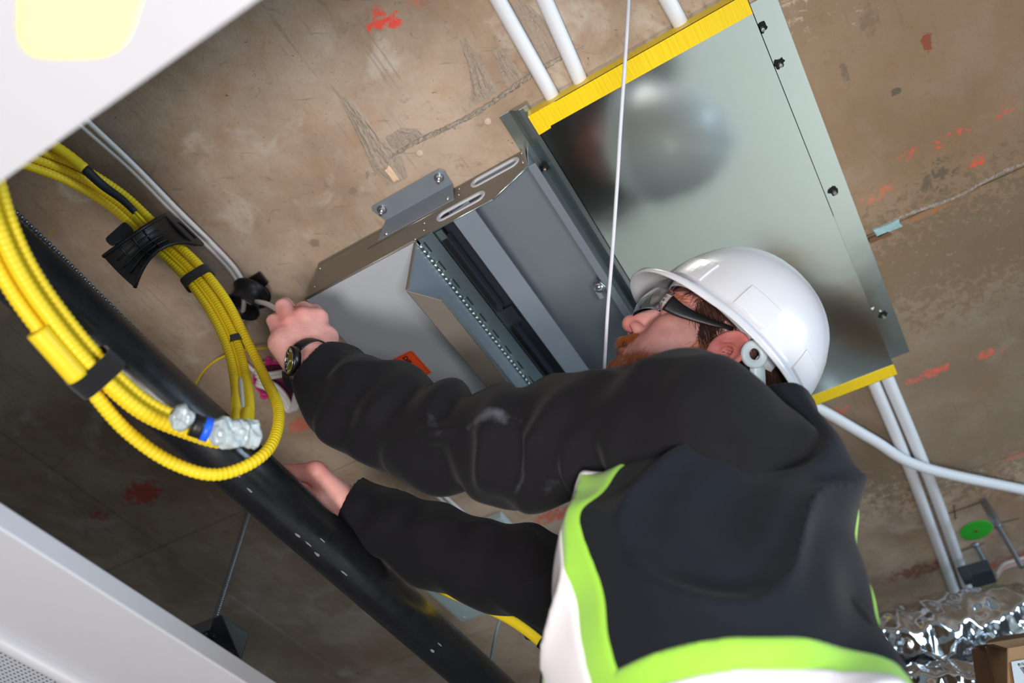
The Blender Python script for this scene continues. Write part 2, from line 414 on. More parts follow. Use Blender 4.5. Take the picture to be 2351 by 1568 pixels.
# ---- floor, walls with windows behind and beside the photographer
M_FLOOR = mat('floor_concrete', rgb(222, 224, 218), 0.7, var=0.06, vscale=4, bump=0.2)
M_WALL = mat('white_wall', rgb(205, 208, 208), 0.8, var=0.03)
def wbox(x0, x1, y0, y1, z0, z1, mb=None):
    mb = mb or MB()
    return mb.hexa([Vector(p) for p in ((x0, y0, z0), (x1, y0, z0), (x1, y1, z0), (x0, y1, z0), (x0, y0, z1), (x1, y0, z1), (x1, y1, z1), (x0, y1, z1))])
tag(wbox(-3.6, 3.6, -2.6, 4.6, -0.12, 0.0).build('floor', M_FLOOR), kind='structure')
tag(wbox(-3.6, -3.5, -2.6, 4.6, 0, 2.15).build('wall_left', M_WALL), kind='structure')
tag(wbox(-3.5, 3.5, -2.6, -2.5, 0, 2.15).build('wall_back', M_WALL), kind='structure')

# ================================================================== sheet metal materials
def galv(name, col, rough, rv=0.02, sc=60):
    m = mat(name, col, rough, 1.0, var=0.02, vscale=350, detail=3)
    nt = m.node_tree; b = nt.nodes['Principled BSDF']; L = nt.links
    tc = nt.nodes.new('ShaderNodeTexCoord'); mp = nt.nodes.new('ShaderNodeMapping'); mp.inputs['Scale'].default_value = (14, 700, 20)
    m0 = nt.nodes.new('ShaderNodeMapping'); m0.inputs['Rotation'].default_value = (0, 0, -AZ + 0.25); L.new(tc.outputs['Object'], m0.inputs[0]); L.new(m0.outputs[0], mp.inputs[0])
    n = nt.nodes.new('ShaderNodeTexNoise'); n.inputs['Scale'].default_value = 1; n.inputs['Detail'].default_value = 2; L.new(mp.outputs[0], n.inputs[0])
    n2 = nt.nodes.new('ShaderNodeTexNoise'); n2.inputs['Scale'].default_value = 7; n2.inputs['Detail'].default_value = 3; L.new(tc.outputs['Object'], n2.inputs[0])
    bp = nt.nodes.new('ShaderNodeBump'); bp.inputs['Strength'].default_value = 0.012; bp.inputs['Distance'].default_value = 0.001; L.new(n.outputs['Fac'], bp.inputs['Height'])
    bp2 = nt.nodes.new('ShaderNodeBump'); bp2.inputs['Strength'].default_value = 0.06; bp2.inputs['Distance'].default_value = 0.01; L.new(n2.outputs['Fac'], bp2.inputs['Height'])
    L.new(bp.outputs[0], bp2.inputs['Normal']); L.new(bp2.outputs[0], b.inputs['Normal'])
    return m
M_GALV = galv('galvanised_sheet', rgb(222, 230, 226), 0.17)
M_GALV2 = galv('galvanised_flange', rgb(186, 196, 194), 0.33)
M_CAB = mat('grey_cabinet_steel', rgb(128, 136, 146), 0.42, 0.3, var=0.03, vscale=40, bump=0.04, bscale=900)
M_COVER = mat('cabinet_cover_steel', rgb(182, 188, 196), 0.42, 0.15, var=0.03, vscale=40, bump=0.04, bscale=900)
M_CABW = mat('cabinet_side_steel', rgb(132, 124, 115), 0.42, 0.35, var=0.03, vscale=40, bump=0.04, bscale=900)
M_CABD = mat('cabinet_dark_plate', rgb(44, 48, 56), 0.5, 0.4)
M_CHROME = mat('zinc_plated', rgb(205, 208, 212), 0.22, 1.0, var=.05)
M_SCREW = mat('screw_steel', rgb(168, 160, 150), 0.35, 0.9)
M_BLK = mat('black_plastic', rgb(22, 22, 25), 0.42, bump=0.08, bscale=300)
M_BLKFELT = mat('black_hook_tape', rgb(20, 19, 22), 0.95, bump=0.6, bscale=600, sheen=.2)
M_TAPE = mat('yellow_tape', rgb(240, 204, 30), 0.30, spec=0.5, var=0.06, vscale=1, bump=0.6, bscale=1, stretch=(12, 260, 12, -AZ))
M_WHITEPVC = mat('white_conduit_plastic', rgb(222, 223, 228), 0.38, var=0.03, vscale=20)
M_RUBBERW = mat('white_grommet', rgb(196, 196, 202), 0.4)
M_TAPEADH = mat('soot_black', rgb(14, 13, 12), 0.9)

# ================================================================== duct cover
DH = 1.165
k = DH / 1.2
duct = thing('duct_cover', 'wide flat galvanised metal duct cover with yellow tape along both ends', 'duct', G(0.86, 0.07, H))
u0, u1, v0, v1 = 0.462 * k, 1.300 * k, -0.110 * k, 0.246 * k
t = 0.0012
MB().gbox(u0, u1, v0, v1, DH, DH + t).gbox(u0, u0 + t, v0, v1, DH, H).gbox(u1 - t, u1, v0, v1, DH, H).gbox(u0, u1, v0, v0 + t, DH, H).gbox(u0, u1, v1 - t, v1, DH, H).build('body', M_GALV, duct, 0.0008)
MB().gbox(0.478, 1.252, -0.146, -0.105, H - 0.0022, H - 0.0008).build('flange', M_GALV, duct)
# the other flange: strip with a bead rolled along the duct
fl = MB(); prof = [(0.286, -0.0008), (0.286, -0.0022), (0.268, -0.0022), (0.262, -0.006), (0.257, -0.014), (0.250, -0.019), (0.243, -0.019), (0.236, -0.016), (0.236, -0.001)]
pl = [G(0.438, a, H + b) for a, b in prof]; fl.prism(pl, GU * 0.80)
fl.build('flange', M_GALV2, duct, 0.0006)
tb = MB(); T_ = 0.0009
tb.gbox(u0 - T_, u0 + 0.030, v0 + .001, v1 + T_, DH - T_, DH).gbox(u0 - T_, u0, v0 + .001, v1 + T_, DH - T_, DH + 0.02)
tb.build('tape_strip', M_TAPE, duct)
MB().gbox(u1 - 0.028, u1 + T_, v0 - T_, v1 + T_, DH - T_, DH).gbox(u1, u1 + T_, v0 - T_, v1 + T_, DH - T_, DH + 0.02).build('tape_strip', M_TAPE, duct)
# folded lap near the corner of the tape
MB().prism([G(u0 - .001, v1 + .0012, DH - T_), G(u0 + .034, v1 + .0012, DH - T_), G(u0 + .033, v1 - .020, DH - T_), G(u0 + .012, v1 - .030, DH - T_), G(u0 - .001, v1 - .046, DH - T_)], -GZ * 0.0006).build('tape_lap', M_TAPE, duct)
def anchor(u, v, h, seed):
    rnd = random.Random(seed); pts = []
    for i in range(16):
        a = 2 * math.pi * i / 16; r = 0.0082 * rnd.uniform(0.7, 1.25)
        pts.append(G(u + r * math.cos(a), v + r * math.sin(a), h))
    o = MB().prism(pts, -GZ * 0.0018).build('anchor_collar', M_TAPEADH, duct, 0.0006)
    MB().cyl(G(u, v, h), G(u, v, h - 0.012), 0.0029, 10).build('anchor_pin', M_SCREW, o, 0.0008)
for i, (x, y) in enumerate(((1747, 68), (1788, 150), (1912, 442), (2025, 727))):
    a, b = uv(at(x, y - 6, H)); anchor(a, b, H - 0.002, i)
a, b = uv(at(1250, 380, H)); anchor(a, b, H - 0.006, 9)
MB().prism([G(1.108, -.1085, H - .0018), G(1.113, -.112, H - .0045), G(1.108, -.118, H - .0018)], GZ * .001).build('sheet_burr', M_GALV2, duct)

# ================================================================== wall-type equipment cabinet screwed to the soffit
CB = 1.09
cab = thing('equipment_cabinet', 'grey metal equipment cabinet hanging from the concrete with its hinged door open', 'cabinet', G(0.8, 0.48, H))
UE = 1.085
S = lambda v, h, u=0.506: G(u, v, h)
side_poly = [(0.702, 1.198), (0.703, CB + .002), (0.337, CB), (0.274, 1.135), (0.279, 1.198)]
# side panel with two oblong openings: built from a bmesh fill
def holed_plate(name, outer, holes, off, m, parent, bevel=0.0008):
    bm = bmesh.new(); es = []
    for loop in [outer] + holes:
        vs = [bm.verts.new(Vector(p) - ORG[parent.name]) for p in loop]
        es += [bm.edges.new((vs[i], vs[(i + 1) % len(vs)])) for i in range(len(vs))]
    bmesh.ops.triangle_fill(bm, use_beauty=True, edges=es)
    r = bmesh.ops.extrude_face_region(bm, geom=list(bm.faces))
    bmesh.ops.translate(bm, vec=off, verts=[g for g in r['geom'] if isinstance(g, bmesh.types.BMVert)])
    bmesh.ops.recalc_face_normals(bm, faces=bm.faces)
    bmesh.ops.dissolve_limit(bm, angle_limit=0.01, verts=bm.verts, edges=bm.edges)
    me = bpy.data.meshes.new(name); bm.to_mesh(me); bm.free()
    return link(name, me, m, parent)
hs = []
for (vc, hc) in ((0.397, 1.122), (0.335, 1.174)):
    hs.append((S(vc, hc), 0.031, 0.0118))
side = holed_plate('side_panel', [S(*p) for p in side_poly], [capsule_pts(c, GV, GZ, a, r) for c, a, r in hs], GU * 0.0014, M_CABW, cab)
for c, a, r in hs:
    MB().ring_prism(capsule_pts(c - GU * 0.0016, GV, GZ, a, r + 0.0028), capsule_pts(c - GU * 0.0016, GV, GZ, a, r - 0.0026), GU * 0.004).build('edge_grommet', M_RUBBERW, side, 0.0006)
def pan_screw(p, d, r, m, parent, name='screw'):
    d = Vector(d); o = MB().lathe(p, d, [(-0.001, r), (r * .35, r * .95), (r * .62, r * .6), (r * .7, 0.0001)], 12).build(name, m, parent)
    return o
for (x, y) in ((1197, 352), (1200, 373), (1054, 433), (1053, 447), (974, 512), (973, 528), (735, 616), (722, 658), (953, 549)):
    r0 = ray(x, y); uu = r0.x * CA + r0.y * SA; q = r0 * (0.5055 / uu); q.z += ZC
    pan_screw(q, -GU, 0.0023, M_SCREW, side)
# folded seam where the bracket meets the side
MB().cyl(S(0.585, 1.150, .5055), S(0.425, 1.150, .5055), 0.0006, 6).build('seam', M_SCREW, side)
# cover (closed part), its rounded front edge, far side, long side
MB().gbox(0.506, UE, 0.481, 0.703, CB, CB + 0.0014).gbox(0.506, UE, 0.7016, 0.703, CB, 1.17).build('cover', M_COVER, cab, 0.0014)
MB().cyl(G(0.5062, 0.703, CB + .0012), G(0.5062, 0.484, CB + .0012), 0.0022, 10).build('folded_edge', M_CABW, cab)
MB().gbox(UE - .0014, UE, 0.279, 0.703, CB, 1.198).build('end_panel', M_CAB, cab)
MB().gbox(0.506, UE, 0.279, 0.702, 1.188, 1.1895).build('back_panel', M_CAB, cab)
MB().gbox(0.506, UE, 0.2735, 0.2750, 1.135, 1.198).gbox(0.507, UE, 0.262, 0.2750, 1.134, 1.1354).build('long_side', M_CAB, cab, 0.0005)
# slanted edge trim of the side panel
MB().cyl(S(0.337, CB, .5064), S(0.274, 1.135, .5064), 0.0015, 8).cyl(S(0.337, CB, .5064), S(0.481, CB, .5064), 0.0012, 8).build('edge_bead', M_GALV2, cab)
# interior: hinge plate, dark chassis rails, sloping shelf, inner tray
MB().gbox(0.5075, UE, 0.448, 0.477, CB + .001, CB + .0022).gbox(0.5075, UE, 0.448, 0.4492, CB + .001, CB + .05).build('hinge_plate', M_GALV2, cab)
MB().prism([G(.508, .420, 1.118), G(.508, .384, 1.130), G(.508, .384, 1.1312), G(.508, .420, 1.1192)], GU * (UE - .51)).gbox(.508, UE, .4195, .4205, 1.118, 1.188).build('inner_shelf', M_CAB, cab)
MB().gbox(0.515, UE, 0.423, 0.446, 1.135, 1.137).build('chassis_rail', M_CABD, cab)
for (a, b) in ((0.535, 0.70), (0.745, 1.00)):
    MB().gbox(a, b, 0.437, 0.446, 1.116, 1.118).gbox(a, b, 0.437, 0.438, 1.098, 1.118).build('rack_ear', M_CABD, cab, 0.0004)
MB().gbox(0.706, 0.742, 0.424, 0.448, 1.108, 1.110).build('rail_clip', M_CABD, cab, 0.0004)
MB().gbox(0.512, 0.530, 0.436, 0.447, 1.094, 1.0955).build('stop_tab', M_GALV2, cab)
# hinge knuckles
hg = 0.0103; n = int((UE - 0.52) / hg / 2)
for i in range(n):
    uu = 0.516 + i * 2 * hg
    o = MB().cyl(G(uu, 0.4795, CB - 0.001), G(uu + hg * 0.94, 0.4795, CB - 0.001), 0.0024, 8).gbox(uu, uu + hg * .94, 0.473, 0.4795, CB - 0.0006, CB + .001).build('hinge_knuckle', M_GALV2, cab)
    MB().cyl(G(uu + hg, 0.4795, CB - 0.001), G(uu + hg * 1.94, 0.4795, CB - 0.001), 0.0024, 8).build('hinge_knuckle', M_GALV2, cab)
    if i % 2 == 0: MB().gbox(uu, uu + hg * 2.0, 0.4700, 0.4718, CB + .0002, CB + .0009).build('hinge_slot', M_TAPEADH, cab)
# the open door: hangs from the hinge, folded rim on three sides
DZ = 0.956
door = MB().gbox(0.506, UE, 0.4815, 0.4828, DZ, CB - .002).build('door', M_CAB, cab, 0.0005)
MB().prism([G(0.506, 0.4828, DZ), G(0.5475, 0.4478, DZ), G(UE - .04, 0.4478, DZ), G(UE, 0.4828, DZ)], GZ * 0.0014).build('bottom_rim', M_CABW, door, 0.0005)
MB().gbox(0.546, UE - .04, 0.4470, 0.4484, DZ, DZ + 0.012).build('rim_lip', M_GALV2, door, 0.0004)
MB().gbox(0.5052, 0.5064, 0.4775, 0.4830, DZ, CB - .004).build('side_rim', M_CABW, door, 0.0004)
# mounting bracket: angle bolted to the soffit and screwed to the side panel
br = MB()
br.prism([G(0.463, 0.552, H - .002), G(0.463, 0.416, H - .002), G(0.470, 0.410, H - .002), G(0.497, 0.412, H - .002), G(0.497, 0.548, H - .002), G(0.470, 0.556, H - .002)], -GZ * 0.0022)
br.prism([G(0.4965, 0.548, H - .002), G(0.4965, 0.412, H - .002), G(0.5050, 0.412, 1.158), G(0.5050, 0.565, 1.158)], GU * 0.0018)
brk = br.build('mounting_bracket', M_CAB, cab, 0.0006)
for v in (0.540, 0.424):
    c = G(0.476, v, H - 0.0045)
    MB().lathe(c, -GZ, [(0, .0085), (.0014, .0085), (.0014, .004)], 18, False).build('washer', M_CHROME, brk)
    MB().cyl(c - GZ * .0014, c - GZ * .0062, .0058, 6, smooth=False).build('nut', M_CHROME, brk, .0005)
    MB().cyl(c - GZ * .006, c - GZ * .018, .0030, 10).build('stud', M_CHROME, brk, .0006)
for (v, h) in ((0.547, 1.163), (0.424, 1.168)):
    q = G(0.5035, v, h); pan_screw(q, -GU, 0.0040, M_CHROME, brk)
# cam lock on the long lip
lk = at(1375, 655, 1.133)
lo = MB().lathe(lk + GZ * .006, -GZ + GU * 0.0, [(0, .0085), (.003, .0085), (.004, .007), (.010, .0068), (.012, .0075), (.018, .0070), (.019, .004), (.019, .0001)], 18).build('cam_lock', M_CHROME, cab)
MB().cyl(lk - GZ * .004, lk - GZ * .008, .0105, 6, smooth=False).build('lock_nut', M_CHROME, lo, .0006)
MB().box(lk - GZ * .006 + GU * .014 + GV * .006, GU, GV, GZ, .009, .004, .0012).build('cam_tab', M_CHROME, lo, .0004)
# orange warning stickers
M_ORANGE = mat('orange_label', rgb(246, 88, 40), 0.4); M_INK = mat('black_ink', rgb(12, 12, 12), 0.6)
stA = uv(at(912, 822, CB)); stB = uv(at(938, 808, CB))
cu, cv = stB[0] + .001, stB[1] + .006
sticker = MB().prism([G(cu - .002, cv + .002 + .026, CB), G(cu - .002, cv - .010, CB), G(cu + .0015, cv - .0135, CB), G(cu + .06, cv - .0135, CB), G(cu + .06, cv + .028, CB)], -GZ * 0.0005).build('warning_sticker', M_ORANGE, cab)
fr = [(cu + .001, cv + .0245), (cu + .001, cv - .0085), (cu + .003, cv - .0108), (cu + .056, cv - .0108), (cu + .056, cv + .0245)]
mbf = MB()
for i in range(5):
    (a, b), (c, d) = fr[i], fr[(i + 1) % 5]
    mbf.cyl(G(a, b, CB - .0006), G(c, d, CB - .0006), .0003, 4)
mbf.build('printed_border', M_INK, sticker)
text_mesh('printed_word', 'DIR', 0.0125, at(923, 821, CB - .0007), GU, -GV * 1.0, M_INK, sticker, 0.0001, 0.0005)
MB().gbox(0.806, 0.86, 0.455, 0.478, DZ - .0006, DZ - .0001).build('warning_sticker', M_ORANGE, cab)

# ================================================================== suspended ceiling panels
PH = 0.48
M_PANEL = mat('white_metal_panel', rgb(192, 192, 200), 0.45, var=0.01, vscale=10)
def perforated():
    m = mat('perforated_white_metal', rgb(214, 218, 226), 0.5); nt = m.node_tree; L = nt.links; b = nt.nodes['Principled BSDF']
    tc = nt.nodes.new('ShaderNodeTexCoord'); mp = nt.nodes.new('ShaderNodeMapping'); mp.inputs['Rotation'].default_value = (0, 0, -AZ); L.new(tc.outputs['Object'], mp.inputs[0])
    sc = nt.nodes.new('ShaderNodeVectorMath'); sc.operation = 'SCALE'; sc.inputs[3].default_value = 1 / 0.0062; L.new(mp.outputs[0], sc.inputs[0])
    fr = nt.nodes.new('ShaderNodeVectorMath'); fr.operation = 'FRACTION'; L.new(sc.outputs[0], fr.inputs[0])
    sb = nt.nodes.new('ShaderNodeVectorMath'); sb.operation = 'SUBTRACT'; sb.inputs[1].default_value = (0.5, 0.5, 0); L.new(fr.outputs[0], sb.inputs[0])
    ml = nt.nodes.new('ShaderNodeVectorMath'); ml.operation = 'MULTIPLY'; ml.inputs[1].default_value = (1, 1, 0); L.new(sb.outputs[0], ml.inputs[0])
    ln = nt.nodes.new('ShaderNodeVectorMath'); ln.operation = 'LENGTH'; L.new(ml.outputs[0], ln.inputs[0])
    st = nt.nodes.new('ShaderNodeMapRange'); st.inputs[1].default_value = 0.20; st.inputs[2].default_value = 0.25; L.new(ln.outputs['Value'], st.inputs[0])
    mx = nt.nodes.new('ShaderNodeMix'); mx.data_type = 'RGBA'; mx.inputs[6].default_value = rgb(60, 66, 78); mx.inputs[7].default_value = rgb(186, 190, 200); L.new(st.outputs[0], mx.inputs[0]); L.new(mx.outputs[2], b.inputs['Base Color'])
    return m
pa = thing('ceiling_panel', 'white metal ceiling panel with a perforated field and rounded bead, lower left', 'panel', G(0.7, 0.95, PH))
V2 = 0.732
MB().gbox(0.06, 1.7, V2, 0.885, PH, PH + 0.0235).build('panel_rim', M_PANEL, pa, 0.0025, 3)
MB().tube([G(0.06, 0.892, PH - 0.001), G(1.7, 0.892, PH - 0.001)], 0.0115, 14, 0).build('bead', M_PANEL, pa)
MB().gbox(0.06, 1.7, 0.893, 1.75, PH + 0.004, PH + 0.010).build('perforated_field', perforated(), pa)
pb = thing('ceiling_panel', 'blank white metal ceiling panel close overhead with a yellowish glow set in as an emissive patch, upper left', 'panel', G(-0.3, 0.3, PH))
def rounded(pts, r, n=5):
    out = []; m = len(pts)
    for i in range(m):
        p, a, c = Vector(pts[i]), Vector(pts[i - 1]), Vector(pts[(i + 1) % m])
        s, e = p + (a - p).normalized() * r, p + (c - p).normalized() * r
        for k in range(n + 1):
            t = k / n; out.append(s * (1 - t) ** 2 + p * 2 * t * (1 - t) + e * t * t)
    return out
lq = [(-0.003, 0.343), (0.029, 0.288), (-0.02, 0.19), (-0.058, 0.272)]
glow_out = rounded([G(a, b, PH) for a, b in lq], 0.020)
holed_plate('panel_sheet', [G(0.045, -0.42, PH), G(0.045, 0.78, PH), G(-0.55, 0.78, PH), G(-0.55, -0.42, PH)], [glow_out], GZ * 0.02, M_PANEL, pb)
cen = sum(glow_out, Vector()) / len(glow_out)
MB().prism([p * 0.985 + cen * 0.015 + GZ * 0.003 for p in glow_out], GZ * 0.004).build('glow_patch', mat('yellow_glow', rgb(255, 240, 120), 0.4, em=1.5, emc=(1.0, 0.86, 0.22, 1)), pb)  # emissive patch imitates a bright yellow glow on the panel, source unknown

# ================================================================== black pipe
M_PIPE = mat('black_coated_pipe', rgb(26, 27, 31), 0.27, var=0.25, vscale=30, rvar=0.10, bump=0.12, bscale=60, spec=0.6)
p0, p1_ = G(-0.25, 0.668, 0.70), G(1.55, 0.735, 0.70)
pd = (p1_ - p0).normalized()
pipe = thing('black_pipe', 'thick black steel pipe crossing diagonally in front of the concrete', 'pipe', p0)
MB().cyl(p0, p1_, 0.0362, 40).build('pipe_wall', M_PIPE, pipe)
M_SCUFF = mat('scuffed_paint', rgb(120, 124, 130), 0.8, var=.3, vscale=120)
rnd = random.Random(12)
pc = lambda s, an, r=0.0363: p0 + pd * s + (pd.cross(GZ).normalized() * math.cos(an) + (-GZ) * math.sin(an)) * r
for (x, y, l, w_) in ((683, 1228, .014, .004), (708, 1248, .016, .003), (728, 1272, .013, .005), (740, 1240, .014, .0025), (1008, 1478, .016, .0022), (992, 1492, .014, .005), (790, 1315, .02, .003), (545, 1090, .014, .004), (573, 1125, .012, .003)):
    tgt = ray(x, y); o_ = Vector((0, 0, ZC)); best = None
    for i in range(400):
        q = o_ + tgt * (0.6 + i * 0.0025); d_ = (q - p0) - pd * (q - p0).dot(pd)
        if d_.length < 0.0364: best = (q, d_); break
    if best is None: continue
    q, d_ = best; nrm = d_.normalized(); tn = nrm.cross(pd); poly = []
    for k in range(10):
        a = 2 * math.pi * k / 10; rr = rnd.uniform(.6, 1.0); poly.append(q + pd * (l * .5 * math.cos(a) * rr) + tn * (w_ * .5 * math.sin(a) * rr) + nrm * (0.0363 - d_.length + .0001))
    MB().prism(poly, nrm * 0.0003).build('scuff', M_SCUFF, pipe)

# beaded steel conduit lying along the pipe
M_STEEL = mat('galvanised_rod', rgb(150, 156, 164), 0.32, 0.9, var=.1, vscale=200)
cp = [(-30, 424, 0.95), (112, 560, 1.0), (232, 680, 1.04), (340, 786, 1.08), (440, 884, 1.12), (520, 960, 1.16)]
cpts = [dp(*q) for q in cp]
mbc = MB(); cs = spline(cpts, 0.0068)
for q in cs: mbc.ball(q, 0.0036, seg=8, rings=6)
mbc.tube(cpts, 0.0012, 6, 0.02)
mbc.solo('ball_chain', mat('dull_steel_beads', rgb(110, 114, 122), 0.3, 0.9), 'thin beaded steel chain running beside the black pipe', 'chain')

# ================================================================== yellow innerduct bundle
M_YEL = mat('yellow_conduit', rgb(240, 208, 36), 0.40, var=0.06, vscale=12, spec=.45)
M_YEL2 = mat('yellow_cable', rgb(244, 206, 24), 0.38)
path = [(-60, 330, 0.72), (-38, 430, 0.73), (-2, 540, 0.735), (48, 640, 0.745), (118, 740, 0.76), (208, 845, 0.785), (320, 945, 0.82), (432, 995, 0.855), (512, 1016, 0.88), (556, 996, 0.92), (571, 945, 1.0), (564, 868, 1.115), (543, 785, 1.18),
        (500, 700, 1.235), (446, 628, 1.275), (400, 582, 1.295), (345, 532, 1.305), (270, 462, 1.30), (180, 405, 1.27), (90, 368, 1.235), (20, 352, 1.20), (-120, 345, 1.13), (-300, 350, 1.08)]
base = [dp(*q) for q in path]
def offset_path(ds, dd, mod=None):
    """shift sideways (image right of travel) and in depth"""
    out = []
    for i, p in enumerate(base):
        t = (base[min(i + 1, len(base) - 1)] - base[max(i - 1, 0)]).normalized()
        view = (p - Vector((0, 0, ZC))).normalized(); sd = t.cross(view).normalized(); s, d = ds, dd
        if i <= 9: s, d = s * 0.85, d + (0.003 if ds > .01 else -0.003)
        if mod: s, d = mod(i, s, d)
        out.append(p + sd * s + view * d)
    return out
yl = 'yellow corrugated conduits'
def ycond(ds, dd, label, r=0.0068, mod=None, sl=slice(None), corr=(0.0058, 0.07)):
    pts = offset_path(ds, dd, mod)[sl]
    return MB().tube(pts, r, 12, 0.00145, corr).solo('corrugated_conduit', M_YEL, label, 'conduit', yl)
ycond(0.0140, 0.0, 'outermost yellow corrugated conduit of the looped bundle')
ycond(0.0, 0.003, 'middle yellow corrugated conduit of the looped bundle')
tight = lambda i, s, d: (s - (0.022 if 7 <= i <= 10 else 0.010 if i in (6, 11) else 0), d + (0.006 if 6 <= i <= 11 else 0))
ycond(-0.0140, -0.001, 'innermost yellow corrugated conduit with the tighter bend', mod=tight)
ycond(0.002, -0.008, 'yellow corrugated conduit lying in front of the bundle near the camera', sl=slice(0, 11), r=0.0068)
def ycord(ds, dd, label, r, sl=slice(None)):
    return MB().tube(offset_path(ds, dd)[sl], r, 8, 0.006).solo('yellow_cable', M_YEL2, label, 'cord', 'thin yellow cords')
ycord(0.0070, -0.006, 'thin yellow cord tucked between the corrugated conduits', 0.0022, slice(8, 17))
MB().tube(offset_path(-0.016, -0.012)[4:6], 0.0105, 14, 0.004, None).solo('coupling_sleeve', M_YEL, 'thick yellow coupling sleeve beside the black strap, nearest the camera', 'sleeve')
# loose upper strand with black heat shrink
up_ = [(-40, 250, 1.16), (95, 318, 1.22), (150, 352, 1.24), (195, 388, 1.25)]
MB().tube([dp(*q) for q in up_], 0.0085, 10, 0.004, (0.0075, 0.05)).solo('corrugated_conduit', M_YEL, 'short yellow conduit ending in black heat shrink under the upper panel', 'conduit', yl)
MB().tube([dp(*q) for q in ((192, 385, 1.25), (235, 425, 1.265), (280, 458, 1.275), (310, 487, 1.28))], lambda t: 0.0078 - 0.0025 * t, 10, 0.006).solo('heat_shrink_sleeve', mat('black_heat_shrink', rgb(34, 36, 42), 0.6), 'black heat shrink sleeve on the upper yellow cable', 'sleeve')
MB().tube([dp(*q) for q in ((305, 482, 1.28), (330, 508, 1.285), (350, 530, 1.29), (380, 560, 1.27))], 0.0028, 8, 0.006).solo('yellow_cable', M_YEL2, 'thin yellow cord leaving the black heat shrink toward the cable saddle', 'cord', 'thin yellow cords')

def strap(i0, i1, f, hw, w_, label, thick=0.03, m=M_BLKFELT, name='hook_and_loop_strap', cat='strap', tabs=True, off=(0, 0)):
    """flat strap wrapped round the bundle at a place along its path"""
    p = base[i0].lerp(base[i1], f); t = (base[i1] - base[i0]).normalized(); view = (p - Vector((0, 0, ZC))).normalized(); sd = t.cross(view).normalized()
    n2 = sd.cross(t).normalized(); p = p + sd * off[0] + n2 * off[1]
    outer, inner = [], []
    for k in range(28):
        a = 2 * math.pi * k / 28; c, s = math.cos(a), math.sin(a); e = 0.55
        x, y = hw * math.copysign(abs(c) ** e, c), thick * math.copysign(abs(s) ** e, s)
        outer.append(p - t * (w_ / 2) + sd * x + n2 * y); inner.append(p - t * (w_ / 2) + sd * x * 0.94 + n2 * y * .92)
    mb = MB().ring_prism(outer, inner, t * w_)
    o = mb.solo(name, m, label, cat, 'black straps round the yellow bundle', 0.0006)
    return o
strap(14, 13, 0.15, 0.0245, 0.021, 'black hook and loop strap round the yellow bundle below the cable saddle', 0.0105)
strap(12, 11, -0.05, 0.0100, 0.016, 'small black strap on one yellow conduit beside the gripping hand', 0.0085, off=(0.0, 0.002))
strap(5, 6, 0.08, 0.0255, 0.022, 'blurred black strap round the yellow bundle in front of the pipe', 0.019, off=(0, -.002))
MB().tube(offset_path(0.007, -0.007)[10:12], 0.0032, 8, 0.004).solo('printed_cable_tag', mat('white_cable_tag', rgb(205, 205, 200), 0.5, var=.2, vscale=300), 'white printed tag wrapped on the thin yellow cord', 'tag')

# crumpled clear wrap on the loop, with black and blue tape
M_WRAP = mat('crumpled_clear_wrap', rgb(172, 182, 186), 0.25, spec=.6, bump=0.9, bscale=120, var=.12, vscale=90)
def lumpy(pts, r, seed):
    mb = MB(); c = spline([dp(*q) for q in pts], 0.0022); n = len(c); vs, fs = [], []; K = 22
    for i in range(n):
        t = (c[min(i + 1, n - 1)] - c[max(i - 1, 0)]).normalized(); a = t.orthogonal().normalized(); b = t.cross(a)
        e = min(1, 0.45 + 4 * i / n, 0.45 + 4 * (n - 1 - i) / n)
        for k in range(K):
            an = 2 * math.pi * k / K; d_ = a * math.cos(an) + b * math.sin(an); q = c[i] + d_ * r
            nn = mnoise.noise(q * 170 + Vector((seed, 0, 0))) * .28 + mnoise.noise(q * 70 + Vector((0, seed, 0))) * .35
            vs.append(c[i] + d_ * (r * e * (1 + nn)))
    for i in range(n - 1):
        for k in range(K): l = (k + 1) % K; fs.append((i * K + k, i * K + l, (i + 1) * K + l, (i + 1) * K + k))
    return mb.add(vs, fs, False)
wr = [(398, 942, .80), (440, 972, .81), (500, 992, .82), (590, 1000, .84)]
lumpy(wr[:2], 0.0125, 1).solo('clear_wrap', M_WRAP, 'small tuft of crumpled clear wrap left of the blue tape', 'wrap', 'crumpled wraps on the loop')
lumpy([(480, 985, .815), (530, 996, .825), (592, 1000, .85)], 0.0140, 4).solo('clear_wrap', M_WRAP, 'longer crumpled clear wrap right of the blue tape', 'wrap', 'crumpled wraps on the loop')
MB().tube([dp(440, 974, .81), dp(468, 984, .815)], 0.0120, 18, 0.004).solo('black_tape_band', M_BLK, 'black tape band between the two crumpled clear wraps', 'tape')
MB().tube([dp(465, 983, .815), dp(482, 988, .818)], 0.0126, 18, 0.004).solo('blue_tape_band', mat('blue_tape', rgb(30, 96, 235), 0.4), 'bright blue tape ring on the clear wrap', 'tape')

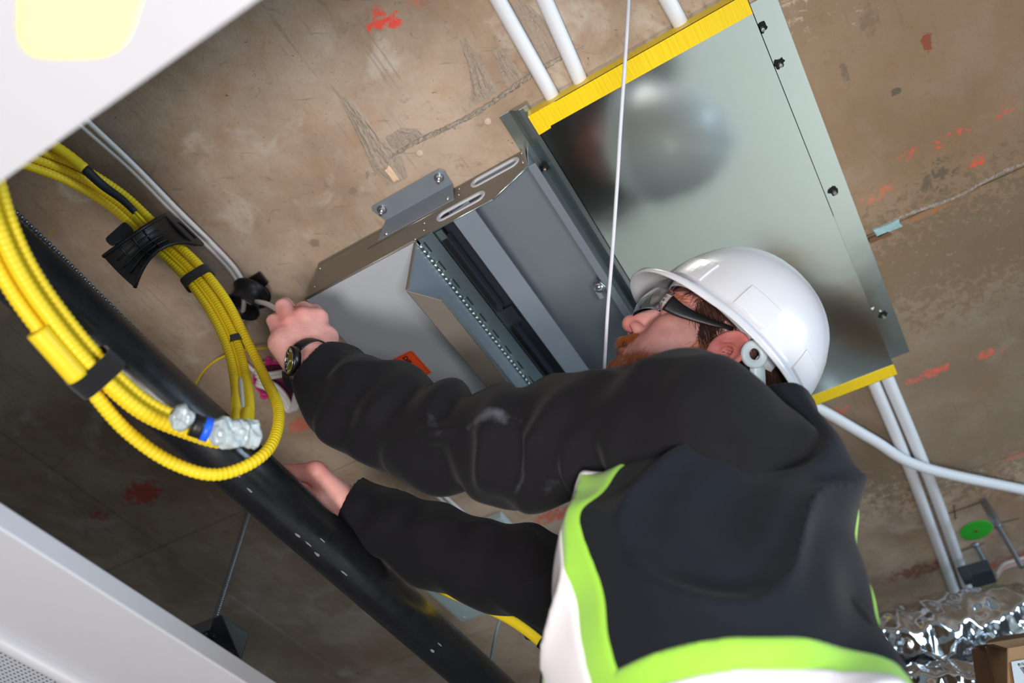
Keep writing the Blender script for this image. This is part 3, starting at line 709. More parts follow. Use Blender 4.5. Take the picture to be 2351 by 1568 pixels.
# ================================================================== black cable saddle
sadC = dp(344, 568, 1.265)
e1 = (dp(405, 612, 1.27) - dp(352, 560, 1.27)).normalized(); e2 = (dp(412, 502, 1.33) - dp(286, 630, 1.27)).normalized()
e2 = (e2 - e1 * e1.dot(e2)).normalized(); e3 = e1.cross(e2); e3 = e3 if e3.z < 0 else -e3     # e3 points down
sad = thing('cable_saddle', 'black plastic cable saddle with a slotted end carrying the yellow bundle', 'bracket', sadC)
def saddle_pt(s, t, th=0):
    a = 0.058 * s
    b = t * (0.021 + 0.013 * s * s)
    z = 0.014 - 0.030 * s * s + 0.012 * t * t * (1 - 0.4 * s * s) - th
    return sadC + e2 * a + e1 * b + e3 * z
vs, fs = [], []; NS, NT = 24, 12
for lay in (0, 1):
    for i in range(NS + 1):
        for j in range(NT + 1): vs.append(saddle_pt(-1 + 2 * i / NS, -1 + 2 * j / NT, 0.003 * lay))
off = (NS + 1) * (NT + 1); ix = lambda i, j, l: l * off + i * (NT + 1) + j
for i in range(NS):
    for j in range(NT):
        fs += [(ix(i, j, 0), ix(i + 1, j, 0), ix(i + 1, j + 1, 0), ix(i, j + 1, 0)), (ix(i, j, 1), ix(i, j + 1, 1), ix(i + 1, j + 1, 1), ix(i + 1, j, 1))]
for i in range(NS): fs += [(ix(i, 0, 0), ix(i, 0, 1), ix(i + 1, 0, 1), ix(i + 1, 0, 0)), (ix(i, NT, 0), ix(i + 1, NT, 0), ix(i + 1, NT, 1), ix(i, NT, 1))]
for j in range(NT): fs += [(ix(0, j, 0), ix(0, j + 1, 0), ix(0, j + 1, 1), ix(0, j, 1)), (ix(NS, j, 0), ix(NS, j, 1), ix(NS, j + 1, 1), ix(NS, j + 1, 0))]
MB().add(vs, fs, True).build('saddle_shell', M_BLK, sad)
for t in (-.45, 0, .45):
    mb = MB()
    mb.tube([saddle_pt(-.85 + 1.3 * k / 12, t, -.0015) for k in range(13)], 0.0017, 6, 0); mb.build('rib', M_BLK, sad)
for s in (-.6, -.25, .1): MB().tube([saddle_pt(s, -.9 + 1.8 * k / 8, -.0015) for k in range(9)], 0.0015, 6, 0).build('rib', M_BLK, sad)
# slotted upright end and the two side cheeks
pe = saddle_pt(1.0, 0); ea = e1; eb = (e2 * 0.55 - e3 * 0.83).normalized()
ocl = rounded([pe - ea * .035 - eb * .008, pe + ea * .035 - eb * .008, pe + ea * .033 + eb * .034, pe - ea * .033 + eb * .034], .008)
icl = rounded([pe - ea * .020 + eb * .011, pe + ea * .020 + eb * .011, pe + ea * .018 + eb * .025, pe - ea * .018 + eb * .025], .005)
MB().ring_prism(ocl, icl, ea.cross(eb) * .004).build('slotted_end', M_BLK, sad, .0008)
for s in (-1, 1):
    MB().tube([saddle_pt(-1 + 2 * k / 14, s, 0.0015) for k in range(15)], 0.0032, 8, 0).build('rolled_lip', M_BLK, sad)
pl_ = saddle_pt(-.55, -1.0, 0)
MB().prism(rounded([pl_ - e2 * .012 - e1 * .004, pl_ + e2 * .030 - e1 * .004, pl_ + e2 * .030 - e1 * .026, pl_ - e2 * .012 - e1 * .020], .006), -e3 * .004).build('fixing_tab', M_BLK, sad, .0008)

# ================================================================== black bell ring fixed to the soffit
rc_ = at(566, 686, 1.150); ring = thing('bell_ring', 'black flared plastic ring on the soffit with white cables through it', 'ring', rc_)
ax = (dp(556, 742, 1.32) - dp(566, 640, 1.36)).normalized(); ax = (ax * 0.75 - GZ * 0.45 + Vector((-.35, 0, 0))).normalized()
MB().lathe(rc_ - ax * .022, ax, [(0, .031), (.004, .0325), (.010, .0275), (.022, .0250), (.034, .0275), (.041, .0330), (.045, .0325), (.043, .0300), (.034, .0245), (.022, .0222), (.010, .0245), (.002, .0295), (0, .031)], 32).build('flared_tube', M_BLK, ring)
MB().lathe(at(583, 676, H - .001), -GZ, [(0, .0001), (0, .031), (.004, .031), (.006, .028), (.006, .0001)], 28).build('base_disc', M_BLK, ring)
tbq = [at(x, y, H - .006) for x, y in ((596, 622), (617, 648), (590, 672), (566, 640))]
MB().prism(tbq, -GZ * .006).build('square_tab', M_BLK, ring, .001)
pan_screw(at(572, 658, H - .012), -GZ, .0065, M_CHROME, ring)
MB().lathe(at(535, 712, 1.128), Vector((-.7, .2, -.5)), [(0, .003), (.004, .003), (.006, .0015), (.006, .0001)], 10).build('release_button', M_BLK, ring)

# ================================================================== white cables
M_WCAB = mat('white_cable_sheath', rgb(226, 218, 216), 0.45, var=.05, vscale=30)
wg = 'white sheathed cables'
def wcable(pts, label, r=0.0044, grp=wg, fl=None):
    return MB().tube(pts, r, 8, 0.006, flat=fl).solo('white_cable', M_WCAB, label, 'cable', grp)
s1 = [at(-160, -30, 1.180), at(120, 225, 1.180), at(178, 281, 1.182), at(300, 388, 1.185), at(395, 484, 1.186), at(478, 566, 1.186), at(530, 622, 1.182), at(553, 662, 1.170), at(560, 690, 1.152), at(556, 725, 1.150), at(551, 765, 1.17), at(552, 815, 1.19), at(585, 852, 1.19), at(625, 862, 1.185)]
s2 = [at(-142, -42, 1.180), at(136, 216, 1.180), at(194, 272, 1.182), at(310, 382, 1.185), at(404, 478, 1.186), at(487, 560, 1.186), at(540, 618, 1.182), at(562, 660, 1.168), at(572, 692, 1.150), at(592, 693, 1.130), at(618, 700, 1.10), at(642, 716, 1.06), at(668, 735, 1.02)]
wcable(s1, 'white cable passing through the black ring and down to the pink box')
wcable(s2, 'white cable curving out of the black ring into the gripping hand')
wcable([at(585, 856, 1.185), at(620, 858, 1.175), at(660, 852, 1.165), at(720, 850, 1.16), at(800, 880, 1.15)], 'upper white cable crossing the pink box behind the watch')
wcable([at(588, 864, 1.187), at(622, 866, 1.178), at(662, 860, 1.168), at(722, 858, 1.16), at(800, 890, 1.15)], 'second white cable crossing the pink box just below the first')
for k, (dx, dy) in enumerate(((0, 0), (7, -6), (-6, 7))):
    wcable([at(590 + dx * .3, 876 + dy, 1.19), at(622 + dx, 888 + dy, 1.178), at(648 + dx, 912 + dy * .7, 1.165), at(664 + dx * .8, 940 + dy * .5, 1.155), at(675 + dx * .8, 938, 1.15), at(684 + dx, 905, 1.15), at(692 + dx, 870, 1.15)],
           ('middle', 'rightmost', 'lowest')[k] + ' of three white cables looping down out of the pink box')
for k, x in enumerate((0, 17)):
    wcable([at(860 + x, 985 - x * .1, 1.194), at(970 + x, 1105, 1.194), at(1050 + x, 1181, 1.194), at(1150 + x, 1275, 1.194)], ('left', 'right')[k] + ' of the two straight white cables seen between the arms', 0.0042)
# pink junction box cast in the slab
pk = at(642, 876, H); M_PINK = mat('pink_plastic', rgb(206, 46, 118), 0.4); M_PINKD = mat('purple_inside', rgb(120, 44, 84), 0.5, var=.2, vscale=40)
jb = thing('junction_box', 'round magenta plastic junction box in the concrete with white cables', 'box', pk)
MB().lathe(pk + GZ * .002, -GZ, [(0, .052), (.006, .052), (.006, .0485), (.0015, .0480)], 36).build('rim', M_PINK, jb)
MB().lathe(pk - GZ * .001, -GZ, [(0, .0001), (0, .0482), (.001, .0482)], 36).build('inner_plate', M_PINKD, jb)
for (x, y) in ((617, 826), (606, 908), (665, 875)):
    q = at(x, y, H - .004); MB().lathe(q, -GZ, [(0, .0075), (.004, .0070), (.004, .0028), (.001, .0026)], 12).build('screw_lug', M_PINK, jb)
MB().tube([at(585, 835, H - .004), at(592, 830, H - .008), at(610, 828, H - .004)], 0.0022, 6, .004).build('earth_wire', mat('green_wire', rgb(30, 110, 60), .5), jb)
# single yellow wires
MB().tube([at(440, 905, 1.185), at(462, 860, 1.18), at(492, 830, 1.175), at(530, 812, 1.172), at(575, 802, 1.165), at(620, 797, 1.155), at(690, 775, 1.14), at(752, 752, 1.13), at(785, 742, 1.16)], 0.0022, 8, .005).solo('yellow_cable', M_YEL2, 'single thin yellow cord curving behind the gripping hand to the cabinet', 'cord', 'thin yellow cords')
yc = [(760, 1180, 1.36), (800, 1222, 1.36), (905, 1303, 1.36), (1000, 1348, 1.36), (1100, 1388, 1.34), (1180, 1428, 1.31), (1250, 1482, 1.28), (1310, 1545, 1.24), (1360, 1620, 1.2)]
MB().tube([dp(*q) for q in yc], 0.0082, 12, .006).solo('yellow_cable', M_YEL, 'yellow cable passing below the far sleeve to the vest', 'cable')
MB().tube([dp(1240, 1474, 1.283), dp(1249, 1481, 1.28)], 0.0095, 14, .004).solo('cable_tie', M_BLK, 'black tie round the yellow cable beside the vest', 'tie')
MB().prism([dp(*q) for q in ((1185, 1412, 1.42), (1255, 1418, 1.42), (1262, 1500, 1.38), (1235, 1478, 1.39), (1205, 1470, 1.40))], GZ * .03).solo('black_clip', M_BLK, 'small black plastic clip behind the yellow cable by the vest', 'clip', bevel=.003)
MB().tube([dp(*q) for q in ((1156, 1400, 1.5), (1142, 1440, 1.49), (1132, 1485, 1.47), (1125, 1520, 1.45), (1100, 1580, 1.42))], 0.0026, 8, .006).solo('grey_wire', mat('grey_blue_wire', rgb(110, 130, 138), .5), 'thin grey-blue wire dangling below the flat metal box', 'wire')
# flat metal box on the soffit between the arms
fbm = thing('junction_plate', 'flat pale grey metal box on the soffit below the far sleeve', 'box', G(1.42, .95, H))
MB().gbox(1.255, 1.568, .78, 1.092, 1.178, H - .001).build('lid', mat('pale_zinc_plate', rgb(186, 204, 204), .5, .3, var=.04), fbm, .002)
for (a, b) in ((1.27, .80), (1.27, 1.075), (1.553, 1.075)): pan_screw(G(a, b, 1.178), -GZ, .004, M_CHROME, fbm)

# ================================================================== white plastic conduits on the soffit
def pvc(pts, label, r=0.0113):
    return MB().tube(pts, r, 16, 0.02).solo('white_conduit', M_WHITEPVC, label, 'conduit', 'white conduits on the soffit')
hc = H - .0115
pvc([G(-.6, .178, hc), G(.462, .197, hc)], 'left of the white conduits entering the yellow-taped near end')
pvc([G(-.6, .085, hc), G(.02, .118, hc), G(.20, .128, hc), G(.462, .150, hc)], 'middle white conduit entering the yellow-taped near end')
pvc([G(-.6, .06, hc), G(.462, -.015, hc)], 'white conduit at the top edge of the photo, half hidden by the tape')
pvc([G(1.255, -.064, hc), G(1.6, -.062, hc), G(2.35, -.040, hc)], 'left of the two straight white conduits leaving the far end', .0122)
pvc([G(1.255, -.090, hc), G(1.6, -.092, hc), G(1.9, -.085, hc), G(2.35, -.070, hc)], 'right of the two straight white conduits leaving the far end', .0122)
pvc([G(1.24, .085, hc), G(1.314, .043, hc - .002), G(1.43, -.020, hc - .018), G(1.55, -.085, hc - .028), G(1.776, -.271, hc - .01), G(2.0, -.47, hc), G(2.4, -.85, hc)], 'curved white conduit sweeping to the right edge')

# ================================================================== threaded rods
def rod(u, v, h1, r, label, parts=None):
    t = thing('threaded_rod', label, 'rod', G(u, v, H), 'threaded hanger rods')
    MB().tube([G(u, v, H), G(u, v, h1)], r, 12, 0.0011, (0.0044, 0.10)).build('shank', M_STEEL, t)
    MB().lathe(G(u, v, H), -GZ, [(0, r * 1.6), (.004, r * 1.6), (.006, r * 1.2)], 14).build('anchor', M_STEEL, t)
    return t
rl = rod(.833, 1.112, .745, .0050, 'threaded steel hanger rod crossing behind the black pipe to a bracket')
for h in (.778, .764): MB().cyl(G(.833, 1.112, h), G(.833, 1.112, h - .008), .0092, 6, smooth=False).build('nut', M_CHROME, rl, .0005)
bh = .772
bkt = thing('hanger_bracket', 'folded grey sheet metal bracket at the foot of the threaded rod', 'bracket', G(.833, 1.112, bh))
M_BRK = mat('dull_grey_bracket', rgb(128, 138, 148), 0.4, .7)
MB().gbox(.800, .868, 1.055, 1.150, bh, bh + .002).build('top_plate', M_BRK, bkt, .0005)
MB().gbox(.866, .868, 1.055, 1.150, bh - .055, bh + .002).build('side_plate', M_BRK, bkt, .0005)
MB().gbox(.800, .802, 1.075, 1.150, bh - .02, bh + .002).build('lip', M_BRK, bkt, .0005)
MB().prism([G(.800, 1.055, bh + .002), G(.868, 1.055, bh + .002), G(.868, 1.055, bh - .05)], GV * .002).build('gusset', M_BRK, bkt)
r2 = rod(1.79, -.181, 1.02, .0052, 'longer threaded rod with coupling above the foil duct')
MB().cyl(G(1.79, -.181, H - .002), G(1.79, -.181, 1.125), .0078, 12).build('coupling', M_STEEL, r2, .0006)
r3 = rod(1.952, -.132, 1.10, .0058, 'shorter threaded rod beside the green disc and grey clamp')
cl_ = at(2250, 1318, 1.10); M_DGREY = mat('dark_grey_clamp', rgb(84, 90, 98), .5, .5)
clm = thing('rod_clamp', 'dark grey metal clamp under the shorter threaded rod', 'clamp', cl_)
MB().box(cl_, GU, GV, GZ, .030, .026, .014).build('clamp_body', M_DGREY, clm, .002); MB().box(cl_ + GU * -.02 + GV * .03 - GZ * .004, GU, GV, GZ, .012, .010, .018).build('clamp_jaw', M_DGREY, clm, .002)
# green marker disc with a nail
gd = at(2241, 1217, H); gdo = thing('marker_disc', 'bright green round marker disc nailed to the concrete', 'disc', gd)
MB().lathe(gd, -GZ, [(0, .0365), (.0018, .0365), (.0022, .034), (.0022, .0001)], 36).build('disc', mat('green_marker', rgb(46, 172, 44), .6, var=.12, vscale=60), gdo)
MB().lathe(gd - GZ * .002, -GZ, [(0, .005), (.002, .004), (.0025, .0001)], 10).build('nail_head', mat('rusty_nail', rgb(110, 84, 40), .8), gdo)
for (a, b) in (((2170, 1182), (2254, 1152)), ((2190, 1160), (2194, 1192)), ((2205, 1265), (2260, 1247)), ((2300, 1200), (2340, 1190))):
    MB().cyl(at(*a, H + .0002), at(*b, H + .0002), .0011, 5).build('pencil_line', mat('pencil_mark', rgb(66, 62, 58), .9), bk)
for k, (c, dy) in enumerate(((rgb(216, 200, 190), 0), (rgb(214, 170, 166), 9))):
    MB().tube([at(2285, 1318 + dy, 1.15), at(2300, 1298 + dy, 1.16), at(2325, 1288 + dy, 1.165), at(2365, 1278 + dy, 1.17), at(2420, 1270 + dy, 1.18)], .0045, 8, .006).solo('pale_wire', mat('pale_wire_%d' % k, c, .5), ('white', 'pinkish')[k] + ' wire arching behind the foil duct at the right edge', 'wire', 'wires by the foil duct')

# ================================================================== smooth solids (signed distance -> mesh)
def V3(p): return np.array((p[0], p[1], p[2]), dtype=np.float64)
class Prim:
    def __init__(s, c, rad, f): s.c = V3(c); s.rad = rad; s.f = f
def p_sph(c, r):
    c = V3(c); return Prim(c, r, lambda P: np.sqrt(((P - c) ** 2).sum(-1)) - r)
def p_rc(a, b, r1, r2):
    a, b = V3(a), V3(b); ba = b - a; bb = max(1e-12, ba @ ba)
    def f(P):
        h = np.clip(((P - a) @ ba) / bb, 0, 1)
        return np.sqrt(((P - a - h[..., None] * ba) ** 2).sum(-1)) - (r1 + (r2 - r1) * h)
    return Prim((a + b) / 2, math.sqrt(bb) / 2 + max(r1, r2), f)
def p_ell(c, r, A=None):
    c = V3(c); r = np.array(r, float); A = np.eye(3) if A is None else A      # rows of A: local axes
    def f(P):
        q = (P - c) @ A.T; k0 = np.sqrt(((q / r) ** 2).sum(-1)); k1 = np.sqrt(((q / r ** 2) ** 2).sum(-1)) + 1e-9
        return k0 * (k0 - 1) / k1
    return Prim(c, r.max(), f)
def p_box(c, h, rd, A=None):
    c = V3(c); h = np.array(h, float) - rd; A = np.eye(3) if A is None else A
    def f(P):
        q = np.abs((P - c) @ A.T) - h
        return np.sqrt((np.maximum(q, 0) ** 2).sum(-1)) + np.minimum(q.max(-1), 0) - rd
    return Prim(c, float(np.linalg.norm(h)) + rd, f)
def p_ring(c, ra, rb, r, A):      # elliptic torus in the plane of the first two axes
    c = V3(c)
    def f(P):
        q = (P - c) @ A.T; k = np.sqrt((q[..., 0] / ra) ** 2 + (q[..., 1] / rb) ** 2) + 1e-9
        e = np.sqrt(q[..., 0] ** 2 + q[..., 1] ** 2) * (1 - 1 / k)
        return np.sqrt(e ** 2 + q[..., 2] ** 2) - r
    return Prim(c, max(ra, rb) + r, f)
def fold_ops(d, ops, P, cen=None, half=0):
    for op in ops:
        kind, pr, k = op
        if kind == 'd':          # displacement by a function
            d = d + pr(P); continue
        if cen is not None:
            m = np.sqrt(((cen - pr.c) ** 2).sum(-1)) - pr.rad < half + k + 0.02
            if not m.any(): continue
            x = pr.f(P[m]); y = d[m]
        else:
            m = None; x = pr.f(P); y = d
        if kind == 'u':
            if k > 0: h = np.clip(0.5 + 0.5 * (y - x) / k, 0, 1); z = y + (x - y) * h - k * h * (1 - h)
            else: z = np.minimum(x, y)
        elif kind == 's':
            x = -x
            if k > 0: h = np.clip(0.5 - 0.5 * (y - x) / k, 0, 1); z = y + (x - y) * h + k * h * (1 - h)
            else: z = np.maximum(x, y)
        else:
            z = np.maximum(x, y)
        if m is None: d = z
        else: d[m] = z
    return d
def sdf_mesh(ops, vox, lo, hi, n=12):
    lo, hi = np.array(lo, float), np.array(hi, float); bs = vox * n
    nb = np.ceil((hi - lo) / bs).astype(int)
    g = np.stack(np.meshgrid(*[np.arange(k) for k in nb], indexing='ij'), -1).reshape(-1, 3)
    cen = lo + (g + 0.5) * bs
    dc = fold_ops(np.full(len(g), 10.0), ops, cen)
    act = g[np.abs(dc) < bs * 1.15 + 0.012]; cen = lo + (act + 0.5) * bs
    off = np.stack(np.meshgrid(*[np.arange(n + 1)] * 3, indexing='ij'), -1).reshape(-1, 3)
    N = nb * n + 4
    keys, pos, quads = [], [], []
    for s in range(0, len(act), 700):
        a = act[s:s + 700]; c = cen[s:s + 700]
        P = lo + (a[:, None, :] * n + off[None]) * vox
        d = fold_ops(np.full(P.shape[:2], 10.0), ops, P, c, bs * 0.9)
        D = d.reshape(-1, n + 1, n + 1, n + 1); sg = D < 0
        idx0 = a * n
        corners = [(i, j, k) for i in (0, 1) for j in (0, 1) for k in (0, 1)]
        C = [D[:, i:n + i, j:n + j, k:n + k] for i, j, k in corners]
        S = sum((x < 0).astype(np.int8) for x in C); mk = (S > 0) & (S < 8)
        B, I, J, K = np.nonzero(mk)
        cv = np.stack([x[B, I, J, K] for x in C], -1)
        acc = np.zeros((len(B), 3)); cnt = np.zeros(len(B))
        for p in range(8):
            for q in range(p + 1, 8):
                cp, cq = np.array(corners[p]), np.array(corners[q])
                if np.abs(cp - cq).sum() != 1: continue
                x, y = cv[:, p], cv[:, q]; m = (x < 0) != (y < 0)
                t = np.where(m, x / np.where(m, x - y, 1), 0)
                acc += m[:, None] * (cp + t[:, None] * (cq - cp)); cnt += m
        gi = idx0[B] + np.stack([I, J, K], -1)
        pos.append(lo + (gi + acc / cnt[:, None]) * vox)
        keys.append(((gi[:, 0] + 1) * N[1] + gi[:, 1] + 1) * N[2] + gi[:, 2] + 1)
        for ax in range(3):
            sl = [slice(0, n)] * 3; sh = [slice(0, n)] * 3; sh[ax] = slice(1, n + 1)
            x, y = sg[(slice(None),) + tuple(sl)], sg[(slice(None),) + tuple(sh)]
            B, I, J, K = np.nonzero(x != y); gi = idx0[B] + np.stack([I, J, K], -1)
            o1, o2 = (ax + 1) % 3, (ax + 2) % 3
            qs = []
            for (e1, e2) in ((-1, -1), (0, -1), (0, 0), (-1, 0)):
                h = gi.copy(); h[:, o1] += e1; h[:, o2] += e2
                qs.append(((h[:, 0] + 1) * N[1] + h[:, 1] + 1) * N[2] + h[:, 2] + 1)
            qs = np.stack(qs, -1); fl = y[B, I, J, K]
            qs[fl] = qs[fl][:, ::-1]
            quads.append(qs)
    keys = np.concatenate(keys); pos = np.concatenate(pos); quads = np.concatenate(quads)
    o = np.argsort(keys); ks = keys[o]
    ix = np.searchsorted(ks, quads); ix = np.clip(ix, 0, len(ks) - 1)
    ok = (ks[ix] == quads).all(1)
    return pos[o], ix[ok]
def np_object(name, pos, quads, m, parent=None, rel=True, smooth_it=0, cols=None):
    pos = pos.copy()
    if smooth_it:
        e = np.concatenate([quads[:, [0, 1]], quads[:, [1, 2]], quads[:, [2, 3]], quads[:, [3, 0]]])
        for _ in range(smooth_it):
            acc = np.zeros_like(pos); cnt = np.zeros(len(pos))
            np.add.at(acc, e[:, 0], pos[e[:, 1]]); np.add.at(acc, e[:, 1], pos[e[:, 0]]); np.add.at(cnt, e[:, 0], 1); np.add.at(cnt, e[:, 1], 1)
            pos = pos * 0.5 + 0.5 * acc / np.maximum(cnt, 1)[:, None]
    org = np.array(ORG[parent.name]) if parent is not None else np.zeros(3)
    P = pos + np.array((0, 0, ZC)) - org
    me = bpy.data.meshes.new(name)
    me.vertices.add(len(P)); me.vertices.foreach_set('co', P.astype(np.float32).ravel())
    k = quads.shape[1]
    me.loops.add(len(quads) * k); me.loops.foreach_set('vertex_index', quads.astype(np.int32).ravel())
    me.polygons.add(len(quads)); me.polygons.foreach_set('loop_start', np.arange(0, len(quads) * k, k, dtype=np.int32))
    me.polygons.foreach_set('loop_total', np.full(len(quads), k, dtype=np.int32))
    me.polygons.foreach_set('use_smooth', np.ones(len(quads), dtype=bool))
    me.update(calc_edges=True); me.validate()
    if cols is not None:
        at_ = me.color_attributes.new('tint', 'FLOAT_COLOR', 'POINT'); at_.data.foreach_set('color', cols.astype(np.float32).ravel())
    return link(name, me, m, parent)

# ================================================================== the person
def rel(p): return np.array((p.x, p.y, p.z - ZC))
def D(x, y, d): return rel(dp(x, y, d))
SL, SR = D(1585, 985, 0.86), np.array((0.225, 0.955, 0.575))
EL, ER = D(1150, 1016, 0.97), D(1195, 1300, 1.15)
WL, WR = D(722, 850, 1.13), D(800, 1168, 1.20)

# head frame
EAR = D(1657, 797, 1.02)
T_ = -EAR / np.linalg.norm(EAR)
r_ = np.array((1., 0, 0)); r_ = r_ - T_ * (T_ @ r_); r_ /= np.linalg.norm(r_); i_ = np.cross(T_, r_)
HX = np.array((-0.803, 0.596)); HF0 = HX[0] * r_ + HX[1] * i_; HU0 = HX[1] * r_ - HX[0] * i_
dl = R(20)
HU = math.cos(dl) * HU0 - math.sin(dl) * T_; HF = HF0; HL = np.cross(HU, HF)
yw = R(3); HF, HL = math.cos(yw) * HF + math.sin(yw) * HL, math.cos(yw) * HL - math.sin(yw) * HF
HO = EAR - HL * 0.080
HA = np.stack([HF, HL, HU])
def hd(x, y, z): return HO + HF * x + HL * y + HU * z
def hell(c, r, A=None): return p_ell(hd(*c), r, HA if A is None else A)
def hrc(a, b, r1, r2): return p_rc(hd(*a), hd(*b), r1, r2)

body = []
U = lambda pr, k=0.012: body.append(('u', pr, k))
Sb = lambda pr, k=0.004: body.append(('s', pr, k))
U(hell((-0.006, 0, 0.045), (0.099, 0.077, 0.088)), 0)
U(hell((0.036, 0, -0.022), (0.058, 0.058, 0.082)), 0.03)
for s in (-1, 1):
    U(hrc((0.004, s * 0.052, -0.045), (0.066, s * 0.018, -0.088), 0.019, 0.017), 0.03)
    U(hell((0.058, s * 0.046, -0.012), (0.028, 0.022, 0.020)), 0.02)
    U(hell((0.060, s * 0.040, -0.045), (0.026, 0.020, 0.026)), 0.02)
U(hrc((0.083, -0.034, 0.030), (0.083, 0.034, 0.030), 0.011, 0.011), 0.015)
U(hell((0.080, 0, -0.050), (0.020, 0.030, 0.022)), 0.02)          # muzzle
U(hell((0.078, 0, -0.090), (0.020, 0.022, 0.016)), 0.015)         # chin
for s in (-1, 1):
    Sb(hell((0.098, s * 0.034, 0.010), (0.016, 0.019, 0.012)), 0.012)
    U(p_sph(hd(0.0775, s * 0.032, 0.010), 0.0125), 0.003)
U(hrc((0.090, 0, 0.016), (0.111, 0, -0.021), 0.0085, 0.0110), 0.010)   # nose
U(p_sph(hd(0.1135, 0, -0.0235), 0.0105), 0.006)
for s in (-1, 1):
    U(hell((0.1015, s * 0.0125, -0.0265), (0.0105, 0.0080, 0.0085)), 0.005)
    Sb(hell((0.1060, s * 0.0098, -0.0335), (0.0062, 0.0046, 0.0058)), 0.0015)
U(hell((0.0955, 0, -0.0495), (0.0095, 0.022, 0.0055)), 0.006)     # lips
U(hell((0.0950, 0, -0.0630), (0.0095, 0.019, 0.0062)), 0.006)
Sb(hell((0.1000, 0, -0.0560), (0.0120, 0.018, 0.0022)), 0.002)
# ears
ET = R(18)
for s in (-1, 1):
    ey = np.cos(ET) * HL * s + np.sin(ET) * HF * 1.0               # ear plane normal, flared to the front
    ex = np.cos(ET) * HF - np.sin(ET) * HL * s
    ez = HU * math.cos(R(12)) - ex * math.sin(R(12)); ex2 = np.cross(ez, ey) * s
    ex2 = np.cross(ey, ez) * 1.0
    A = np.stack([ex2, ez, ey]); c = hd(-0.008, s * 0.082, 0.000)
    U(p_ell(c, (0.0205, 0.029, 0.0050), A), 0.006)
    Sb(p_ell(c + ey * 0.0065 - ez * 0.001, (0.0148, 0.0210, 0.0095), A), 0.002)
    U(p_ring(c + ey * 0.0030, 0.0190, 0.0275, 0.0036, A), 0.002)
    U(p_ring(c + ey * 0.0005 - ez * 0.005, 0.0092, 0.0145, 0.0022, A), 0.002)
    U(p_ell(c - ez * 0.029 + ex2 * 0.002, (0.0085, 0.010, 0.0050), A), 0.004)
    U(p_ell(c + ex2 * 0.0145 * (1 if (ex2 @ HF) > 0 else -1) - ez * 0.006, (0.006, 0.008, 0.005), A), 0.004)
NB = np.array((0.250, 0.765, 0.655))
U(p_rc(hd(-0.028, 0, -0.035), NB, 0.056, 0.062), 0.03)
# hidden trunk and arms carry the hands
U(p_rc(NB, (0.215, 0.77, 0.25), 0.085, 0.11), 0.05)
U(p_rc((0.215, 0.77, 0.25), (0.215, 0.77, 0.0), 0.11, 0.11), 0.03)
for S_, E_, W_ in ((SL, EL, WL), (SR, ER, WR)):
    U(p_rc(NB - np.array((0, 0, .06)), S_, 0.06, 0.050), 0.03); U(p_rc(S_, E_, 0.050, 0.040), 0.02); U(p_rc(E_, W_, 0.042, 0.027), 0.02)
# left hand: back of the hand to the camera, fingers hooked over the cable
def chain(pts, rs, k=0.004, k0=0.010):
    P = [D(*p) for p in pts]
    for i in range(len(P) - 1): U(p_rc(P[i], P[i + 1], rs[i], rs[i + 1]), k0 if i == 0 else k)
for w0, mc in (((700, 842, 1.125), (646, 776, 1.150)), ((712, 836, 1.130), (666, 748, 1.165)), ((725, 830, 1.135), (695, 730, 1.178)), ((738, 826, 1.140), (729, 732, 1.190))):
    U(p_rc(D(*w0), D(*mc), 0.0185, 0.0138), 0.012)
U(p_rc(D(640, 790, 1.14), D(690, 850, 1.125), 0.015, 0.018), 0.014)
chain([(642, 768, 1.150), (627, 736, 1.172), (634, 731, 1.200), (652, 742, 1.214)], [0.0110, 0.0094, 0.0090, 0.0085], .002, .004)
chain([(664, 742, 1.165), (650, 704, 1.190), (655, 699, 1.228), (672, 716, 1.242)], [0.0125, 0.0118, 0.0110, 0.0095], .002, .004)
chain([(695, 730, 1.178), (697, 710, 1.215), (697, 716, 1.258), (688, 736, 1.258)], [0.0140, 0.0115, 0.0105, 0.0095])
chain([(729, 732, 1.190), (722, 716, 1.235), (712, 730, 1.262), (695, 745, 1.258)], [0.0140, 0.0115, 0.0105, 0.0095])
chain([(742, 815, 1.145), (752, 775, 1.175), (738, 755, 1.215), (712, 752, 1.240)], [0.0180, 0.0155, 0.0130, 0.0105])
# right hand: loose fist around the wire, seen from its little-finger side
for i in range(4):
    m_ = (724 + 5 * i, 1085 + 5 * i, 1.165 + 0.021 * i)
    U(p_rc(D(795 + 2 * i, 1162, 1.185 + 0.010 * i), D(*m_), 0.0195, 0.0155), 0.016)
    chain([m_, (655 + 6 * i, 1084 + 4 * i, 1.170 + 0.021 * i), (650 + 6 * i, 1108 + 3 * i, 1.178 + 0.021 * i), (686 + 3 * i, 1116 + 3 * i, 1.182 + 0.020 * i)],
          [0.0150, 0.0112, 0.0100, 0.0092], 0.003, 0.008)
chain([(775, 1158, 1.180), (738, 1146, 1.172), (698, 1136, 1.176), (668, 1124, 1.185)], [0.0190, 0.0165, 0.0125, 0.0100])
bp_, bq_ = sdf_mesh(body, 0.0021, (-0.40, 0.45, -0.12), (0.50, 1.10, 1.12))

